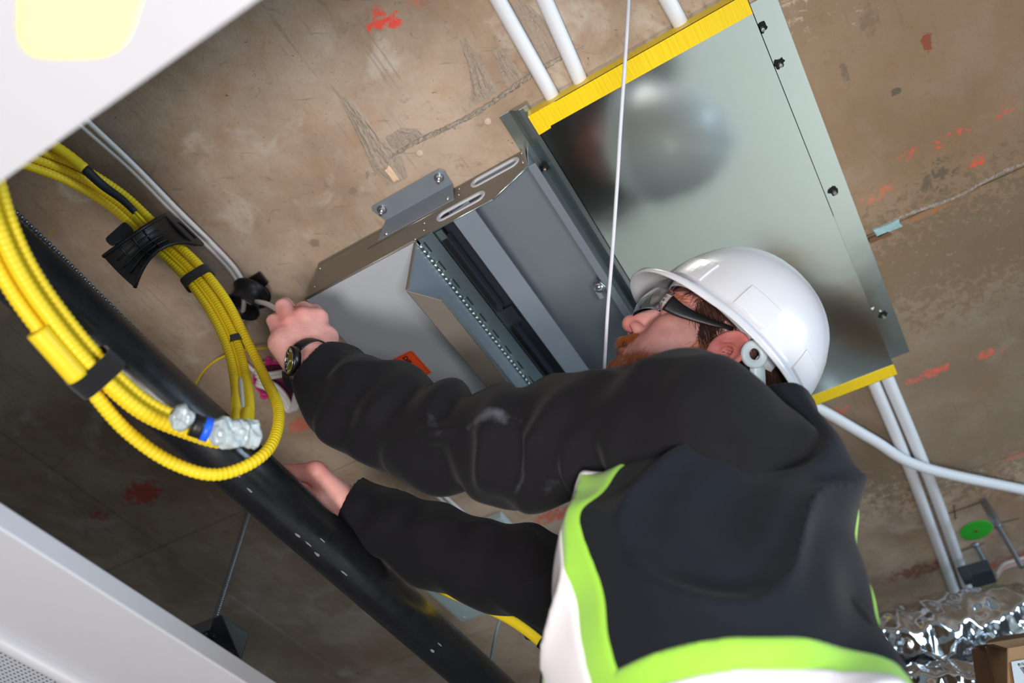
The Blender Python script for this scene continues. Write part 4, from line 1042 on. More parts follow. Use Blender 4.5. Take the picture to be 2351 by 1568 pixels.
# colour of the skin itself: hair line, beard shadow, lips, redder nose, ears and knuckles
def head_local(P): return (P - HO) @ HA.T
def sstep(x, a, b): t = np.clip((x - a) / (b - a), 0, 1); return t * t * (3 - 2 * t)
q = head_local(bp_); hx, hy, hz = q.T
isH = (np.abs(hx) < 0.16) & (np.abs(hy) < 0.12) & (hz > -0.13) & (hz < 0.16)
def wob(s=180.): return 0.004 * (np.sin(hx * s) * np.cos(hz * s * 1.3) + np.sin(hy * s * 1.1 + hz * s * .7))
skin = np.array([lin(c) for c in (230, 172, 164)]); red = np.array([lin(c) for c in (214, 114, 110)]); pale = np.array([lin(c) for c in (236, 186, 172)])
hairc = np.array([lin(c) for c in (58, 38, 30)]); beardc = np.array([lin(c) for c in (178, 104, 58)]); lip = np.array([lin(c) for c in (196, 96, 92)]); ghair = np.array([lin(c) for c in (66, 45, 34)])
cols = np.tile(skin, (len(bp_), 1))
def blend(mask, c): global cols; cols = cols * (1 - mask[:, None]) + c * mask[:, None]
ear_m = isH * sstep(np.abs(hy), 0.0765, 0.079) * (hx < 0.025) * (hx > -0.05) * (np.abs(hz) < .045)
blend(isH * 0.75 * np.exp(-((hx - .11) / .018) ** 2 - ((hz + .025) / .016) ** 2 - (hy / .022) ** 2), red)
blend(isH * 0.50 * np.exp(-((hx - .075) / .03) ** 2 - ((hz + .015) / .022) ** 2 - ((np.abs(hy) - .045) / .022) ** 2), red)
blend(isH * 0.35 * (hz > .02) * sstep(hx, .05, .07), red)
blend(ear_m * 0.75, red)
front = 0.060 + 0.25 * (hz - 0.033) * (hz < .033) - 0.35 * (hz - 0.05) * (hz > 0.05) + wob()
side_h = sstep(front - hx, -0.004, 0.006) * sstep(hz, -0.012, 0.000) + sstep(-0.012 - hx, -0.004, 0.006) * sstep(hz, -0.085, -0.07)
side_h = side_h * (1 - (np.abs(hx + .008) < .024) * (np.abs(hz) < .034) * (np.abs(hy) > .07))
side_h = np.clip(side_h + sstep(hz, .085, .095), 0, 1) * isH * (1 - ear_m)
side_h *= 1 - ((hz < 0.012) & (hx > 0.034 + .4 * hz))
burn = isH * sstep(hx, 0.004, 0.012) * sstep(-hx, -0.036, -0.024) * sstep(-hz, -0.004, 0.008) * sstep(hz, -0.06, -0.045) * (np.abs(hy) > .04) * (1 - ear_m)
jaw = isH * sstep(-hz, 0.028, 0.052) * sstep(hx, -0.005, 0.012) * sstep(hx - 0.005 - 1.0 * (-hz - 0.03) * 0.0, -0.01, 0.01)
chk = sstep(-hz - 0.020 - 0.42 * hx, 0.0, 0.014)
jaw = jaw * chk * (1 - sstep(hx, 0.098, 0.104) * (hz > -0.07))
must = isH * sstep(-hz, 0.0345, 0.0375) * sstep(hz, -0.052, -0.047) * sstep(hx, 0.080, 0.088) * (np.abs(hy) < .030)
lipm = isH * (hz < -0.0475) * (hz > -0.070) * (hx > 0.0955) * (np.abs(hy) < .022)
blend(np.clip(jaw * 0.55 + burn * 0.7, 0, .8), beardc); blend(must * 0.75, beardc); blend(lipm * 0.75, lip); blend(side_h * 0.92, hairc)
for c, rr in (((658, 735, 1.165), .018), ((640, 760, 1.15), .016), ((692, 715, 1.18), .02), ((719, 1072, 1.17), .03), ((650, 1085, 1.17), .02)):
    blend(0.5 * np.exp(-((bp_ - D(*c)) ** 2).sum(1) / rr ** 2), red)
M_SKIN = mat('skin', skin.tolist() + [1], 0.52, sss=0.12, bump=0.25, bscale=420, spec=0.35)
nt = M_SKIN.node_tree; an = nt.nodes.new('ShaderNodeVertexColor'); an.layer_name = 'tint'
nz_ = nt.nodes.new('ShaderNodeTexNoise'); nz_.inputs['Scale'].default_value = 55; nz_.inputs['Detail'].default_value = 5
mxx = nt.nodes.new('ShaderNodeMix'); mxx.data_type = 'RGBA'; mxx.blend_type = 'MULTIPLY'; mxx.inputs[0].default_value = 1.0
cr = nt.nodes.new('ShaderNodeValToRGB'); cr.color_ramp.elements[0].position = 0.3; cr.color_ramp.elements[0].color = (0.86, 0.76, 0.74, 1); cr.color_ramp.elements[1].position = 0.7; cr.color_ramp.elements[1].color = (1, 1, 1, 1)
tcx = nt.nodes.new('ShaderNodeTexCoord'); nt.links.new(tcx.outputs['Object'], nz_.inputs[0]); nt.links.new(nz_.outputs['Fac'], cr.inputs[0])
nt.links.new(an.outputs['Color'], mxx.inputs[6]); nt.links.new(cr.outputs[0], mxx.inputs[7]); nt.links.new(mxx.outputs[2], nt.nodes['Principled BSDF'].inputs['Base Color'])
person = thing('person', 'worker in dark jacket and white hard hat reaching both arms up to the cables', 'person', (0.22, 0.77, 0.0))
np_object('body', bp_, bq_, M_SKIN, person, smooth_it=1, cols=np.concatenate([cols, np.ones((len(cols), 1))], 1))

# ---- hair, beard, brow: combed strands rooted on the head
def vnormals(P, Q):
    n = np.cross(P[Q[:, 1]] - P[Q[:, 0]], P[Q[:, 2]] - P[Q[:, 0]]) + np.cross(P[Q[:, 2]] - P[Q[:, 0]], P[Q[:, 3]] - P[Q[:, 0]])
    N = np.zeros_like(P)
    for k in range(4): np.add.at(N, Q[:, k], n)
    return N / (np.linalg.norm(N, axis=1, keepdims=True) + 1e-12)
BN = vnormals(bp_, bq_)
rs = np.random.RandomState(3)
def strands(name, weight, n, length, comb, width, m, lift=0.25, seg=5, curl=0.3):
    w_ = weight / weight.sum(); root = rs.choice(len(bp_), n, p=w_)
    P = bp_[root] + rs.normal(0, 0.0011, (n, 3)); N = BN[root]
    C = comb(head_local(P)) @ HA
    C = C - N * (C * N).sum(1, keepdims=True); C /= np.linalg.norm(C, axis=1, keepdims=True) + 1e-9
    C = C + rs.normal(0, curl, (n, 3)) * 0.5; C -= N * (C * N).sum(1, keepdims=True) * .5; C /= np.linalg.norm(C, axis=1, keepdims=True)
    Ls = length * rs.uniform(0.55, 1.15, n)
    side = np.cross(C, N); side /= np.linalg.norm(side, axis=1, keepdims=True) + 1e-9
    bend = rs.normal(0, curl, n)
    vs, fs = [], []
    for i in range(seg + 1):
        t = i / seg
        c = P + C * (Ls * t)[:, None] + N * (Ls * (lift * t - lift * 0.75 * t * t) + 0.0004)[:, None] + side * (Ls * bend * t * t * .35)[:, None]
        wd = width * (1 - 0.75 * t)
        vs.append(np.stack([c + side * wd, c - side * wd * .6 + N * wd * .7, c - side * wd * .6 - N * wd * .7], 1))
    Vv = np.stack(vs, 1).reshape(-1, 3)
    b = (np.arange(n) * (seg + 1) * 3)[:, None, None]
    i, k = np.meshgrid(np.arange(seg), np.arange(3), indexing='ij'); i, k = i.ravel(), k.ravel(); l = (k + 1) % 3
    Q = np.stack([i * 3 + k, i * 3 + l, (i + 1) * 3 + l, (i + 1) * 3 + k], -1)[None] + b
    return np_object(name, Vv, Q.reshape(-1, 4), m, person)
M_HAIR = mat('brown_hair', rgb(74, 48, 36), 0.42, var=0.35, vscale=160, spec=.5)
M_BEARD = mat('ginger_beard', rgb(190, 112, 58), 0.5, var=0.35, vscale=200)
def comb_hair(q):
    c = np.zeros_like(q); c[:, 0] = -0.8 - 2.5 * np.clip(q[:, 2] - .03, 0, 1); c[:, 2] = -0.75 + 6 * np.clip(q[:, 2] - .01, 0, .08) * (q[:, 0] > .01)
    c[:, 1] = -.1 * np.sign(q[:, 1]); return c
strands('hair', side_h * (hz < .09) * isH + 1e-12, 7000, 0.026, comb_hair, 0.00040, M_HAIR, 0.20)
def comb_beard(q):
    c = np.zeros_like(q); c[:, 0] = 0.15 + 6 * q[:, 0].clip(0, .1) * 0; c[:, 2] = -1; return c
strands('beard', np.clip(jaw * 0.8 + burn, 0, 1) + 1e-12, 4500, 0.0085, comb_beard, 0.00030, M_BEARD, 0.5, 3)
def comb_m(q):
    c = np.zeros_like(q); c[:, 2] = -1; c[:, 0] = .25; c[:, 1] = q[:, 1] * 22; return c
strands('moustache', must + 1e-12, 900, 0.0125, comb_m, 0.00030, M_BEARD, 0.75, 4)
brow = isH * np.exp(-((hz - .030) / .004) ** 2) * (np.abs(hy) > .012) * (np.abs(hy) < .05) * (hx > .07)
for sb in (-1, 1): strands('eyebrow', brow * (hy * sb > 0) + 1e-15, 150, 0.009, lambda q: np.stack([q[:, 0] * 0 - .3, np.sign(q[:, 1]), q[:, 0] * 0 + .3], 1), 0.00030, M_BEARD, 0.35, 3)
fringe = isH * (hx > .045) * (hx < .075) * (hz > .045) * (hz < .07) * (hy > .02)
strands('fringe', fringe + 1e-12, 120, 0.026, lambda q: np.stack([q[:, 0] * 0 + .7, q[:, 1] * 0, q[:, 0] * 0 - .7], 1), 0.00034, M_HAIR, 0.35, 5, 0.8)

# ---- clothes
def folds(amp, k, seed, mask=None):
    rn = np.random.RandomState(seed); K = rn.normal(0, 1, (7, 3)); K = K / np.linalg.norm(K, axis=1, keepdims=True) * np.array(k) * rn.uniform(.6, 1.4, (7, 1)); ph = rn.uniform(0, 6.28, 7)
    def f(P):
        wv = P + 0.02 * np.sin(P[..., [1, 2, 0]] * 17 + seed)
        s = sum(np.sin(wv @ K[i] + ph[i]) for i in range(7)) / 2.6
        s = 1 - np.abs(s); s = s * np.abs(s)
        d = -amp * s
        return d if mask is None else d * mask(P)
    return f
def seg_t(P, a, b):
    ba = b - a; return np.clip(((P - a) @ ba) / (ba @ ba), -0.2, 1.2)
TC, TH = np.array((0.194, 0.782, 0.250)), np.array((0.130, 0.200, 0.340))
shirt = [('u', p_box(TC, TH, 0.115), 0), ('u', p_rc(NB + (0, 0, -.075), SL, 0.080, 0.074), 0.04), ('u', p_rc(NB + (0, 0, -.055), SR, 0.085, 0.080), 0.05),
         ('u', p_rc(NB + (0, 0, -.03), NB + (0, 0, .012), 0.071, 0.066), 0.03)]
SLt = SL
shirt += [('u', p_rc(SLt, EL, 0.074, 0.066), 0.03), ('u', p_rc(SL, D(1765, 1045, .865), 0.068, 0.054), 0.03), ('u', p_rc(EL + (0, 0, -.004), WL, 0.048, 0.045), 0.02),
          ('u', p_rc(D(800, 950, 1.08), D(1010, 1035, 1.02), 0.047, 0.053), 0.03), ('u', p_sph(D(1205, 1078, .955), .044), 0.04),
          ('u', p_rc(SR, ER, 0.074, 0.056), 0.03), ('u', p_rc(ER, WR, 0.053, 0.042), 0.02), ('u', p_rc(D(980, 1285, 1.18), D(1130, 1335, 1.15), 0.030, 0.032), 0.04)]
aL, aR = (WL - EL) / np.linalg.norm(WL - EL), (WR - ER) / np.linalg.norm(WR - ER)
def sleeve_folds(P):
    tl = seg_t(P, EL, WL); tu = seg_t(P, SL, EL)
    near = np.exp(-((P - EL) ** 2).sum(-1) / 0.14 ** 2)
    x = P @ aL; y = P @ np.cross(aL, (0, 0, 1.)); z = P[..., 2]
    f1 = np.sin(x * 95 + 2.2 * np.sin(y * 26 + z * 20) + 1.2 * np.sin(z * 43))
    f2 = np.sin(x * 60 + y * 70 + 1.5 * np.sin(z * 30))
    return -(0.0075 * near + 0.0030) * f1 * (0.5 + 0.5 * np.sin(y * 35 + 1)) - 0.0030 * f2
shirt.append(('d', sleeve_folds, 0)); shirt.append(('d', folds(0.0060, 26, 5), 0))
def cut_cuff(W_, ax, back, rad):
    # flat cuff end, open around the wrist
    up = np.cross(ax, (0, 0, 1.)); up /= np.linalg.norm(up); A = np.stack([ax, up, np.cross(ax, up)])
    return [('s', p_box(W_ + ax * (0.09 - back), (0.09, 0.085, 0.085), 0.001, A), 0.001), ('s', p_rc(W_ - ax * (back + 0.03), W_ + ax * .05, rad, rad), 0.001)]
def cuffs(P):
    out = np.zeros(P.shape[:-1])
    for E_, W_, a_ in ((EL, WL, aL), (ER, WR, aR)):
        s_ = (W_ - P) @ a_; rad_ = np.sqrt(((P - W_ + s_[..., None] * a_) ** 2).sum(-1))
        m_ = (rad_ < .10) & (s_ > -.03) & (s_ < .12)
        out += m_ * (-0.0030 * sstep(-s_, -0.066, -0.063) + 0.0016 * np.exp(-((s_ - .060) / .0028) ** 2))
    return out
shirt.append(('d', cuffs, 0))
axL = D(700, 835, 1.125) - D(770, 880, 1.105); axL /= np.linalg.norm(axL)
shirt += cut_cuff(WL, axL, 0.012, 0.036) + cut_cuff(WR, aR, 0.004, 0.034)
sp, sq = sdf_mesh(shirt, 0.0036, (-0.40, 0.42, -0.12), (0.52, 1.16, 1.02))
def cloth(name, col, dust=None, rough=0.85):
    m = mat(name, col, rough, var=0.22, vscale=26, bump=0.12, bscale=1500, sheen=0.05, spec=0.2)
    if dust:
        nt = m.node_tree; L = nt.links; b = nt.nodes['Principled BSDF']; src = b.inputs['Base Color'].links[0].from_socket
        tc = nt.nodes.new('ShaderNodeTexCoord')
        for (c, sx, rot, op) in dust:
            mp = nt.nodes.new('ShaderNodeMapping'); mp.vector_type = 'TEXTURE'; mp.inputs['Location'].default_value = c; mp.inputs['Scale'].default_value = sx; mp.inputs['Rotation'].default_value = rot
            L.new(tc.outputs['Object'], mp.inputs[0]); ln = nt.nodes.new('ShaderNodeVectorMath'); ln.operation = 'LENGTH'; L.new(mp.outputs[0], ln.inputs[0])
            n = nt.nodes.new('ShaderNodeTexNoise'); n.inputs['Scale'].default_value = 70; n.inputs['Detail'].default_value = 5; L.new(tc.outputs['Object'], n.inputs[0])
            a = nt.nodes.new('ShaderNodeMath'); a.operation = 'MULTIPLY_ADD'; L.new(n.outputs['Fac'], a.inputs[0]); a.inputs[1].default_value = 1.3; L.new(ln.outputs['Value'], a.inputs[2])
            r = nt.nodes.new('ShaderNodeMapRange'); L.new(a.outputs[0], r.inputs[0]); r.inputs[1].default_value = 0.75; r.inputs[2].default_value = 1.5; r.inputs[3].default_value = op; r.inputs[4].default_value = 0
            x = nt.nodes.new('ShaderNodeMix'); x.data_type = 'RGBA'; L.new(r.outputs[0], x.inputs[0]); L.new(src, x.inputs[6]); x.inputs[7].default_value = rgb(150, 152, 168); src = x.outputs[2]
        L.new(src, b.inputs['Base Color'])
    return m
def loc_on(p): return tuple(np.array(p) + np.array((0, 0, ZC)) - np.array(ORG[person.name]))
M_SHIRT = cloth('black_work_shirt', rgb(17, 16, 20), [(loc_on(D(1110, 935, .90)), (.045, .05, .012), (0, .4, .3), .28), (loc_on(D(1010, 930, .93)), (.010, .05, .026), (0, -.4, .3), .16), (loc_on(D(1180, 1105, .89)), (.06, .03, .004), (0, .1, 0), .12)])
shirt_o = np_object('work_shirt', sp, sq, M_SHIRT, person, smooth_it=1)

def vest_ops(inf, wr=1.0):
    o = [('u', p_box(TC, TH + inf, 0.115 + inf), 0), ('u', p_rc(NB + (0.01, 0, -.10), D(1785, 1055, .87), 0.080 + inf, 0.052 + inf), 0.06), ('u', p_rc(NB + (0, 0, -.06), SR + (0, -.02, -.01), 0.082 + inf, 0.078 + inf), 0.05)]
    if wr: o.append(('d', vfold, 0))
    o += [('s', p_rc(SL + (SL - EL) * .32 + (0, -.035, .015), SL + (EL - SL) * 1.0 + (0, -.04, .01), 0.082, 0.088), 0.006), ('s', p_rc(SR + (0, .04, .02), ER, 0.095, 0.090), 0.006), ('s', p_rc(NB + (0, 0, -.03), NB + (-.02, -.02, .10), 0.074, 0.085), 0.004)]
    return o
_vf = folds(0.017, 25, 11)
def vfold(P): return _vf(P) + 0.003 * np.sin(P[..., 2] * 60 + 4 * np.sin(P[..., 0] * 16 + P[..., 1] * 9))
vest_l = vest_ops(0.017) + [('s', p_box((0.2, 0.77, -0.3), (0.6, 0.6, 0.30), 0.001), 0)]
vp, vq = sdf_mesh(vest_l, 0.0042, (-0.05, 0.42, -0.10), (0.52, 1.14, 0.95))
M_VEST = cloth('navy_vest', rgb(18, 22, 30), [(loc_on(D(1400, 1510, .70)), (.012, .05, .02), (0, 0, 0), .3)])
vest = np_object('safety_vest', vp, vq, M_VEST, person, smooth_it=4)
M_LIME = mat('lime_hi_vis', rgb(150, 208, 62), 0.7, var=0.06, vscale=40, bump=0.2, bscale=900, sheen=.3)
M_REFL = mat('silver_reflective_tape', rgb(238, 232, 238), 0.45, var=0.04, vscale=60, bump=0.15, bscale=300)
def band(name, inf, boxes, m):
    ops = vest_ops(inf)
    ops.append(('i', Prim((0.2, 0.77, 0.3), 5.0, lambda P: np.minimum.reduce([b.f(P) for b in boxes])), 0))
    p, q = sdf_mesh(ops, 0.0040, (-0.05, 0.42, 0.0), (0.52, 1.14, 0.95))
    return np_object(name, p, q, m, vest, smooth_it=2)
bx = lambda x0, x1, y0, y1, z0, z1: p_box(((x0 + x1) / 2, (y0 + y1) / 2, (z0 + z1) / 2), ((x1 - x0) / 2, (y1 - y0) / 2, (z1 - z0) / 2), 0.001)
band('waist_band', 0.0195, [bx(-.1, .6, .4, 1.2, 0.220, 0.335)], M_LIME)
band('waist_reflector', 0.0215, [bx(-.1, .6, .4, 1.2, 0.242, 0.309)], M_REFL)
band('front_band', 0.0195, [bx(-.1, .13, .606, .722, .30, .80)], M_LIME)
band('front_reflector', 0.0215, [bx(-.1, .13, .628, .702, .29, .80)], M_REFL)
band('back_band', 0.0195, [bx(.24, .6, .665, .80, .30, .80)], M_LIME)
band('back_reflector', 0.0215, [bx(.24, .6, .70, .775, .29, .80)], M_REFL)
# trousers and boots below the frame
tr = [('u', p_box((0.215, 0.775, -0.06), (0.135, 0.175, 0.14), 0.10), 0)]
for s in (-1, 1):
    tr += [('u', p_rc((0.215, 0.775 + s * .09, -0.08), (0.205, 0.775 + s * .11, -0.48), 0.092, 0.072), 0.03), ('u', p_rc((0.205, 0.775 + s * .11, -0.48), (0.225, 0.775 + s * .115, -0.85), 0.070, 0.062), 0.02)]
tr.append(('d', folds(0.006, 20, 21), 0))
tp, tq = sdf_mesh(tr, 0.008, (-0.0, 0.5, -0.95), (0.45, 1.06, 0.12))
np_object('trousers', tp, tq, cloth('dark_trousers', rgb(48, 50, 58)), person)
for s in (-1, 1):
    bo = [('u', p_ell((0.175, 0.775 + s * .115, -0.905), (0.145, 0.052, 0.05)), 0), ('u', p_rc((0.225, 0.775 + s * .115, -0.90), (0.225, 0.775 + s * .115, -0.80), .048, .056), .03), ('s', p_box((0.2, 0.775, -1.05), (.4, .6, .10), .001), 0)]
    pb, qb = sdf_mesh(bo, 0.007, (-0.0, 0.5, -0.97), (0.40, 1.06, -0.70)); np_object('boot', pb, qb, mat('brown_boot', rgb(92, 68, 46), 0.6, var=.2), person)

# ================================================================== hard hat
def W(v): return Vector((v[0], v[1], v[2] + ZC))
ph = R(7)
PF, PU = HF * math.cos(ph) + HU * math.sin(ph), HU * math.cos(ph) - HF * math.sin(ph); PL = HL
P0 = hd(-0.003, 0, 0.037)
def hp(x, y, z): return W(P0 + PF * x + PL * y + PU * z)
M_HAT = mat('white_helmet_shell', rgb(205, 205, 211), 0.25, spec=0.5, coat=.25, var=.01)
M_SUSP = mat('grey_white_suspension', rgb(206, 206, 214), 0.45, var=.06, vscale=60)
M_SUSP2 = mat('translucent_white_knob', rgb(214, 230, 238), 0.35)
hat = thing('hard_hat', 'white hard hat with a short peak tilted back on the worker\'s head', 'hard hat', hp(0, 0, 0))
def hat_r(th):                    # plan outline of the dome
    c, s = math.cos(th), math.sin(th); a = 0.122 if c > 0 else 0.132
    return 1.0 / math.sqrt((c / a) ** 2 + (s / 0.110) ** 2)
HH = 0.134
def hat_pt(th, k, inset=0.0):
    """k 0 at the rim .. 1 at the crown"""
    f = k * math.pi / 2; rr = math.cos(f) ** 0.86; z = HH * math.sin(f) ** 1.02
    r = (hat_r(th) - inset) * rr; x, y = r * math.cos(th), r * math.sin(th)
    rid = math.exp(-(y / 0.011) ** 2) * 0.0050 * min(1, max(0, (z - .045) / .03)) + sum(math.exp(-((abs(y) - .040) / .006) ** 2) for _ in (0,)) * 0.0022 * min(1, max(0, (z - .06) / .03))
    rid *= 1 if x < 0.10 else 0
    n = Vector((x, y, z * 1.2 + .02)).normalized()
    return Vector((x, y, z - inset * math.sin(f))) + n * (rid if inset == 0 else 0)
NTH, NK = 96, 30
vs, fs = [], []
def rim_out(th):
    fr_ = max(0.0, math.cos(th)); return 0.0085 + 0.022 * sstep(np.array(fr_), 0.35, 1.0)
rows = []
outer_prof = []
for lay, ins in ((0, 0.0), (1, 0.0028)):
    for i in range(NTH):
        th = 2 * math.pi * i / NTH
    pass
def ring_row(fn): rows.append([fn(2 * math.pi * i / NTH) for i in range(NTH)])
for k in range(NK): ring_row(lambda th, k=k: hat_pt(th, 1 - (k + .0) / NK * 1.0 if k else 0.998))
def brim(th, e, dz):
    r0 = hat_r(th); r1 = r0 + rim_out(th) * e; c = max(0.0, math.cos(th))
    return Vector((r1 * math.cos(th), r1 * math.sin(th), dz - 0.010 * e * c ** 2 - 0.004 * e))
ring_row(lambda th: hat_pt(th, 0.0) + Vector((0, 0, 0)))
ring_row(lambda th: brim(th, .35, -.001)); ring_row(lambda th: brim(th, .75, -.002)); ring_row(lambda th: brim(th, 1.0, -.004)); ring_row(lambda th: brim(th, 1.02, -.010)); ring_row(lambda th: brim(th, .96, -.012)); ring_row(lambda th: brim(th, .75, -.006)); ring_row(lambda th: brim(th, .3, -.005))
for k in range(NK): ring_row(lambda th, k=k: hat_pt(th, k / NK * .998, 0.0030) + Vector((0, 0, -.002 if k == 0 else 0)))
vs = [hp(*p) for row in rows for p in row]; nr = len(rows)
for i in range(nr - 1):
    for j in range(NTH): l = (j + 1) % NTH; fs.append((i * NTH + j, i * NTH + l, (i + 1) * NTH + l, (i + 1) * NTH + j))
fs.append(tuple(range(NTH))); fs.append(tuple((nr - 1) * NTH + j for j in range(NTH)))
shell = MB().add(vs, fs, True).build('shell', M_HAT, hat)
# raised accessory pads on the dome
def pad(th0, th1, k0, k1, t_, name):
    n1, n2 = 8, 5; v1, f1 = [], []
    for lay in (0, 1):
        for i in range(n1 + 1):
            for j in range(n2 + 1):
                th = th0 + (th1 - th0) * i / n1; kk = k0 + (k1 - k0) * j / n2; p = hat_pt(th, kk); n = Vector((p.x, p.y, p.z * 1.1)).normalized()
                v1.append(hp(*(p + n * (t_ if lay else -.001))))
    o_ = (n1 + 1) * (n2 + 1); I = lambda i, j, l: l * o_ + i * (n2 + 1) + j
    for i in range(n1):
        for j in range(n2): f1 += [(I(i, j, 1), I(i + 1, j, 1), I(i + 1, j + 1, 1), I(i, j + 1, 1))]
    for i in range(n1): f1 += [(I(i, 0, 0), I(i + 1, 0, 0), I(i + 1, 0, 1), I(i, 0, 1)), (I(i, n2, 0), I(i, n2, 1), I(i + 1, n2, 1), I(i + 1, n2, 0))]
    for j in range(n2): f1 += [(I(0, j, 0), I(0, j, 1), I(0, j + 1, 1), I(0, j + 1, 0)), (I(n1, j, 0), I(n1, j + 1, 0), I(n1, j + 1, 1), I(n1, j, 1))]
    return MB().add(v1, f1, False).build(name, M_HAT, shell, .0008)
pad(R(76), R(102), .03, .20, .0028, 'accessory_slot'); pad(R(132), R(152), .02, .17, .0028, 'accessory_slot'); pad(R(22), R(48), .03, .20, .0026, 'accessory_slot')
# suspension: head band, webbing, pivot ring, nape strap
def bandpt(th, z, g=0.006): return hd((0.100 + g) * math.cos(th) - .006, (0.079 + g) * math.sin(th), z)
def strip(name, fn, n, m, parent, thick=0.0016):
    v1, f1 = [], []
    for i in range(n + 1):
        t = i / n; a, b = fn(t); v1 += [W(a), W(b)]
    f1 = [(2 * i, 2 * i + 1, 2 * i + 3, 2 * i + 2) for i in range(n)]
    o = MB().add(v1, f1, True).build(name, m, parent)
    md = o.modifiers.new('thickness', 'SOLIDIFY'); md.thickness = thick; md.offset = 0
    return o
_bz = lambda th: .030 + .022 * math.cos(th)
strip('head_band', lambda t: (bandpt(R(-60) + R(185) * t, _bz(R(-60) + R(185) * t), .007), bandpt(R(-60) + R(185) * t, _bz(R(-60) + R(185) * t) + .018, .009)), 40, M_SUSP, hat)
strip('head_band', lambda t: (bandpt(R(125) - R(16) * t, .016 - .010 * t, .007 + .002 * t), bandpt(R(125) - R(16) * t, .036 - .012 * t, .008 + .002 * t)), 12, M_SUSP, hat)
strip('sweat_pad', lambda t: (bandpt(R(-50) + R(105) * t, _bz(R(-50) + R(105) * t) + .003, .003), bandpt(R(-50) + R(105) * t, _bz(R(-50) + R(105) * t) + .016, .005)), 24, mat('grubby_sweat_pad', rgb(140, 128, 130), .9, var=.4, vscale=120, bump=.6, bscale=300), hat)
for th in (20, 62, 105, 150, 200, 250, 300, 340):
    strip('crown_strap', lambda t, th=th: (bandpt(R(th), .070 + .055 * t, .004 - .03 * t * t), bandpt(R(th + 7), .070 + .055 * t, .004 - .03 * t * t)), 6, M_SUSP, hat, .001)
kc = hd(-0.036, 0.090, 0.014); kn = HL * .96 - HF * .2; kn /= np.linalg.norm(kn)
MB().lathe(W(kc), Vector(kn), [(0, .0075), (.003, .0072), (.0045, .0085), (.0045, .0150), (.003, .0178), (-.002, .0178), (-.002, .0075), (0, .0075)], 28).build('pivot_ring', M_SUSP2, hat)
strip('nape_strap', lambda t: (hd(-.038 - .050 * t - .018 * t * t, .086 - .012 * t - .03 * t * t, .004 - .062 * t), hd(-.056 - .046 * t - .02 * t * t, .084 - .014 * t - .03 * t * t, .012 - .056 * t)), 14, M_SUSP2, hat)

# ================================================================== safety glasses
gl = thing('safety_glasses', 'clear wraparound safety glasses with black temples on the worker\'s face', 'glasses', W(hd(.10, 0, .01)))
M_LENS = mat('clear_lens', (0.93, 0.95, 0.96, 1), 0.03, trans=1.0, ior=1.25, spec=.5)
M_CLEAR = mat('clear_hinge_plastic', (0.9, 0.88, 0.88, 1), 0.15, trans=0.75, ior=1.35)
def lens_pt(a, b):
    y = 0.071 * math.sin(a) * 1.02; x = 0.086 + 0.036 * math.cos(a) ** 0.7 if math.cos(a) > 0 else .086
    nose = math.exp(-(y / .012) ** 2)
    lo_, hi_ = -0.020 + 0.024 * nose + 0.012 * abs(math.sin(a)) ** 4, 0.030 - 0.006 * abs(math.sin(a)) ** 3
    return hd(x - 0.006 * b * b + .001, y, lo_ + (hi_ - lo_) * (b * .5 + .5))
v1, f1 = [], []; na, nb_ = 40, 10
for i in range(na + 1):
    for j in range(nb_ + 1): v1.append(W(lens_pt(-R(84) + R(168) * i / na, -1 + 2 * j / nb_)))
for i in range(na):
    for j in range(nb_): f1.append((i * (nb_ + 1) + j, i * (nb_ + 1) + j + 1, (i + 1) * (nb_ + 1) + j + 1, (i + 1) * (nb_ + 1) + j))
lens = MB().add(v1, f1, True).build('lens', M_LENS, gl); md = lens.modifiers.new('thickness', 'SOLIDIFY'); md.thickness = .0016
for s in (-1, 1):
    MB().tube([W(hd(.093, s * .071, .008)), W(hd(.083, s * .0745, .009))], .0075, 10, .002, flat=(HU, 1.2, .35)).build('hinge_block', M_CLEAR, gl)
    for dz in (-.004, .002, .008): MB().tube([W(hd(.096, s * .0715, .008 + dz)), W(hd(.084, s * .076, .009 + dz))], .0014, 6, .004).build('hinge_pin', M_CLEAR, gl)
    MB().tube([W(hd(x, s * y, z)) for x, y, z in ((.088, .0765, .006), (.072, .0795, .006), (.054, .0825, .009), (.036, .0840, .014), (.022, .0850, .019), (.012, .0840, .024), (.002, .0800, .028))],
              lambda t: 0.0086 * (1 - t) ** 1.5 + 0.0030, 12, .003, flat=(HU, 1.05, .32)).build('temple', M_BLK, gl)

# ================================================================== wrist watch
wc = D(671, 829, 1.090); wn = (-0.72 * r_ + 0.05 * i_ + 0.55 * (-(wc / np.linalg.norm(wc)))); wn /= np.linalg.norm(wn)
watch = thing('wrist_watch', 'black wrist watch with a round dark dial at the jacket cuff', 'watch', W(wc))
WN, WCt = Vector(wn), W(wc)
M_DIAL = mat('black_dial', rgb(20, 20, 22), .25, coat=.6)
MB().lathe(WCt - WN * .006, WN, [(0, .0001), (0, .0195), (.008, .0205), (.010, .0200), (.0108, .0185), (.0095, .0175)], 36).build('case', mat('dark_steel_case', rgb(60, 58, 58), .3, .9), watch)
MB().lathe(WCt + WN * .0034, WN, [(0, .0178), (0, .0001)], 36).build('dial', M_DIAL, watch)
MB().lathe(WCt + WN * .0040, WN, [(0, .0178), (.0014, .0176), (.0014, .0168), (.0004, .0166)], 36).build('bezel', M_CHROME, watch)
wa = Vector((aL * 1.0)); wa = (wa - WN * wa.dot(WN)).normalized(); wb = WN.cross(wa); M_PALE = mat('pale_markers', rgb(205, 200, 190), .4)
for k in range(12):
    a = 2 * math.pi * k / 12; d_ = wa * math.cos(a) + wb * math.sin(a)
    MB().box(WCt + WN * .0037 + d_ * .0145, d_, WN.cross(d_), WN, .0017, .0006, .0002).build('hour_mark', M_PALE, watch)
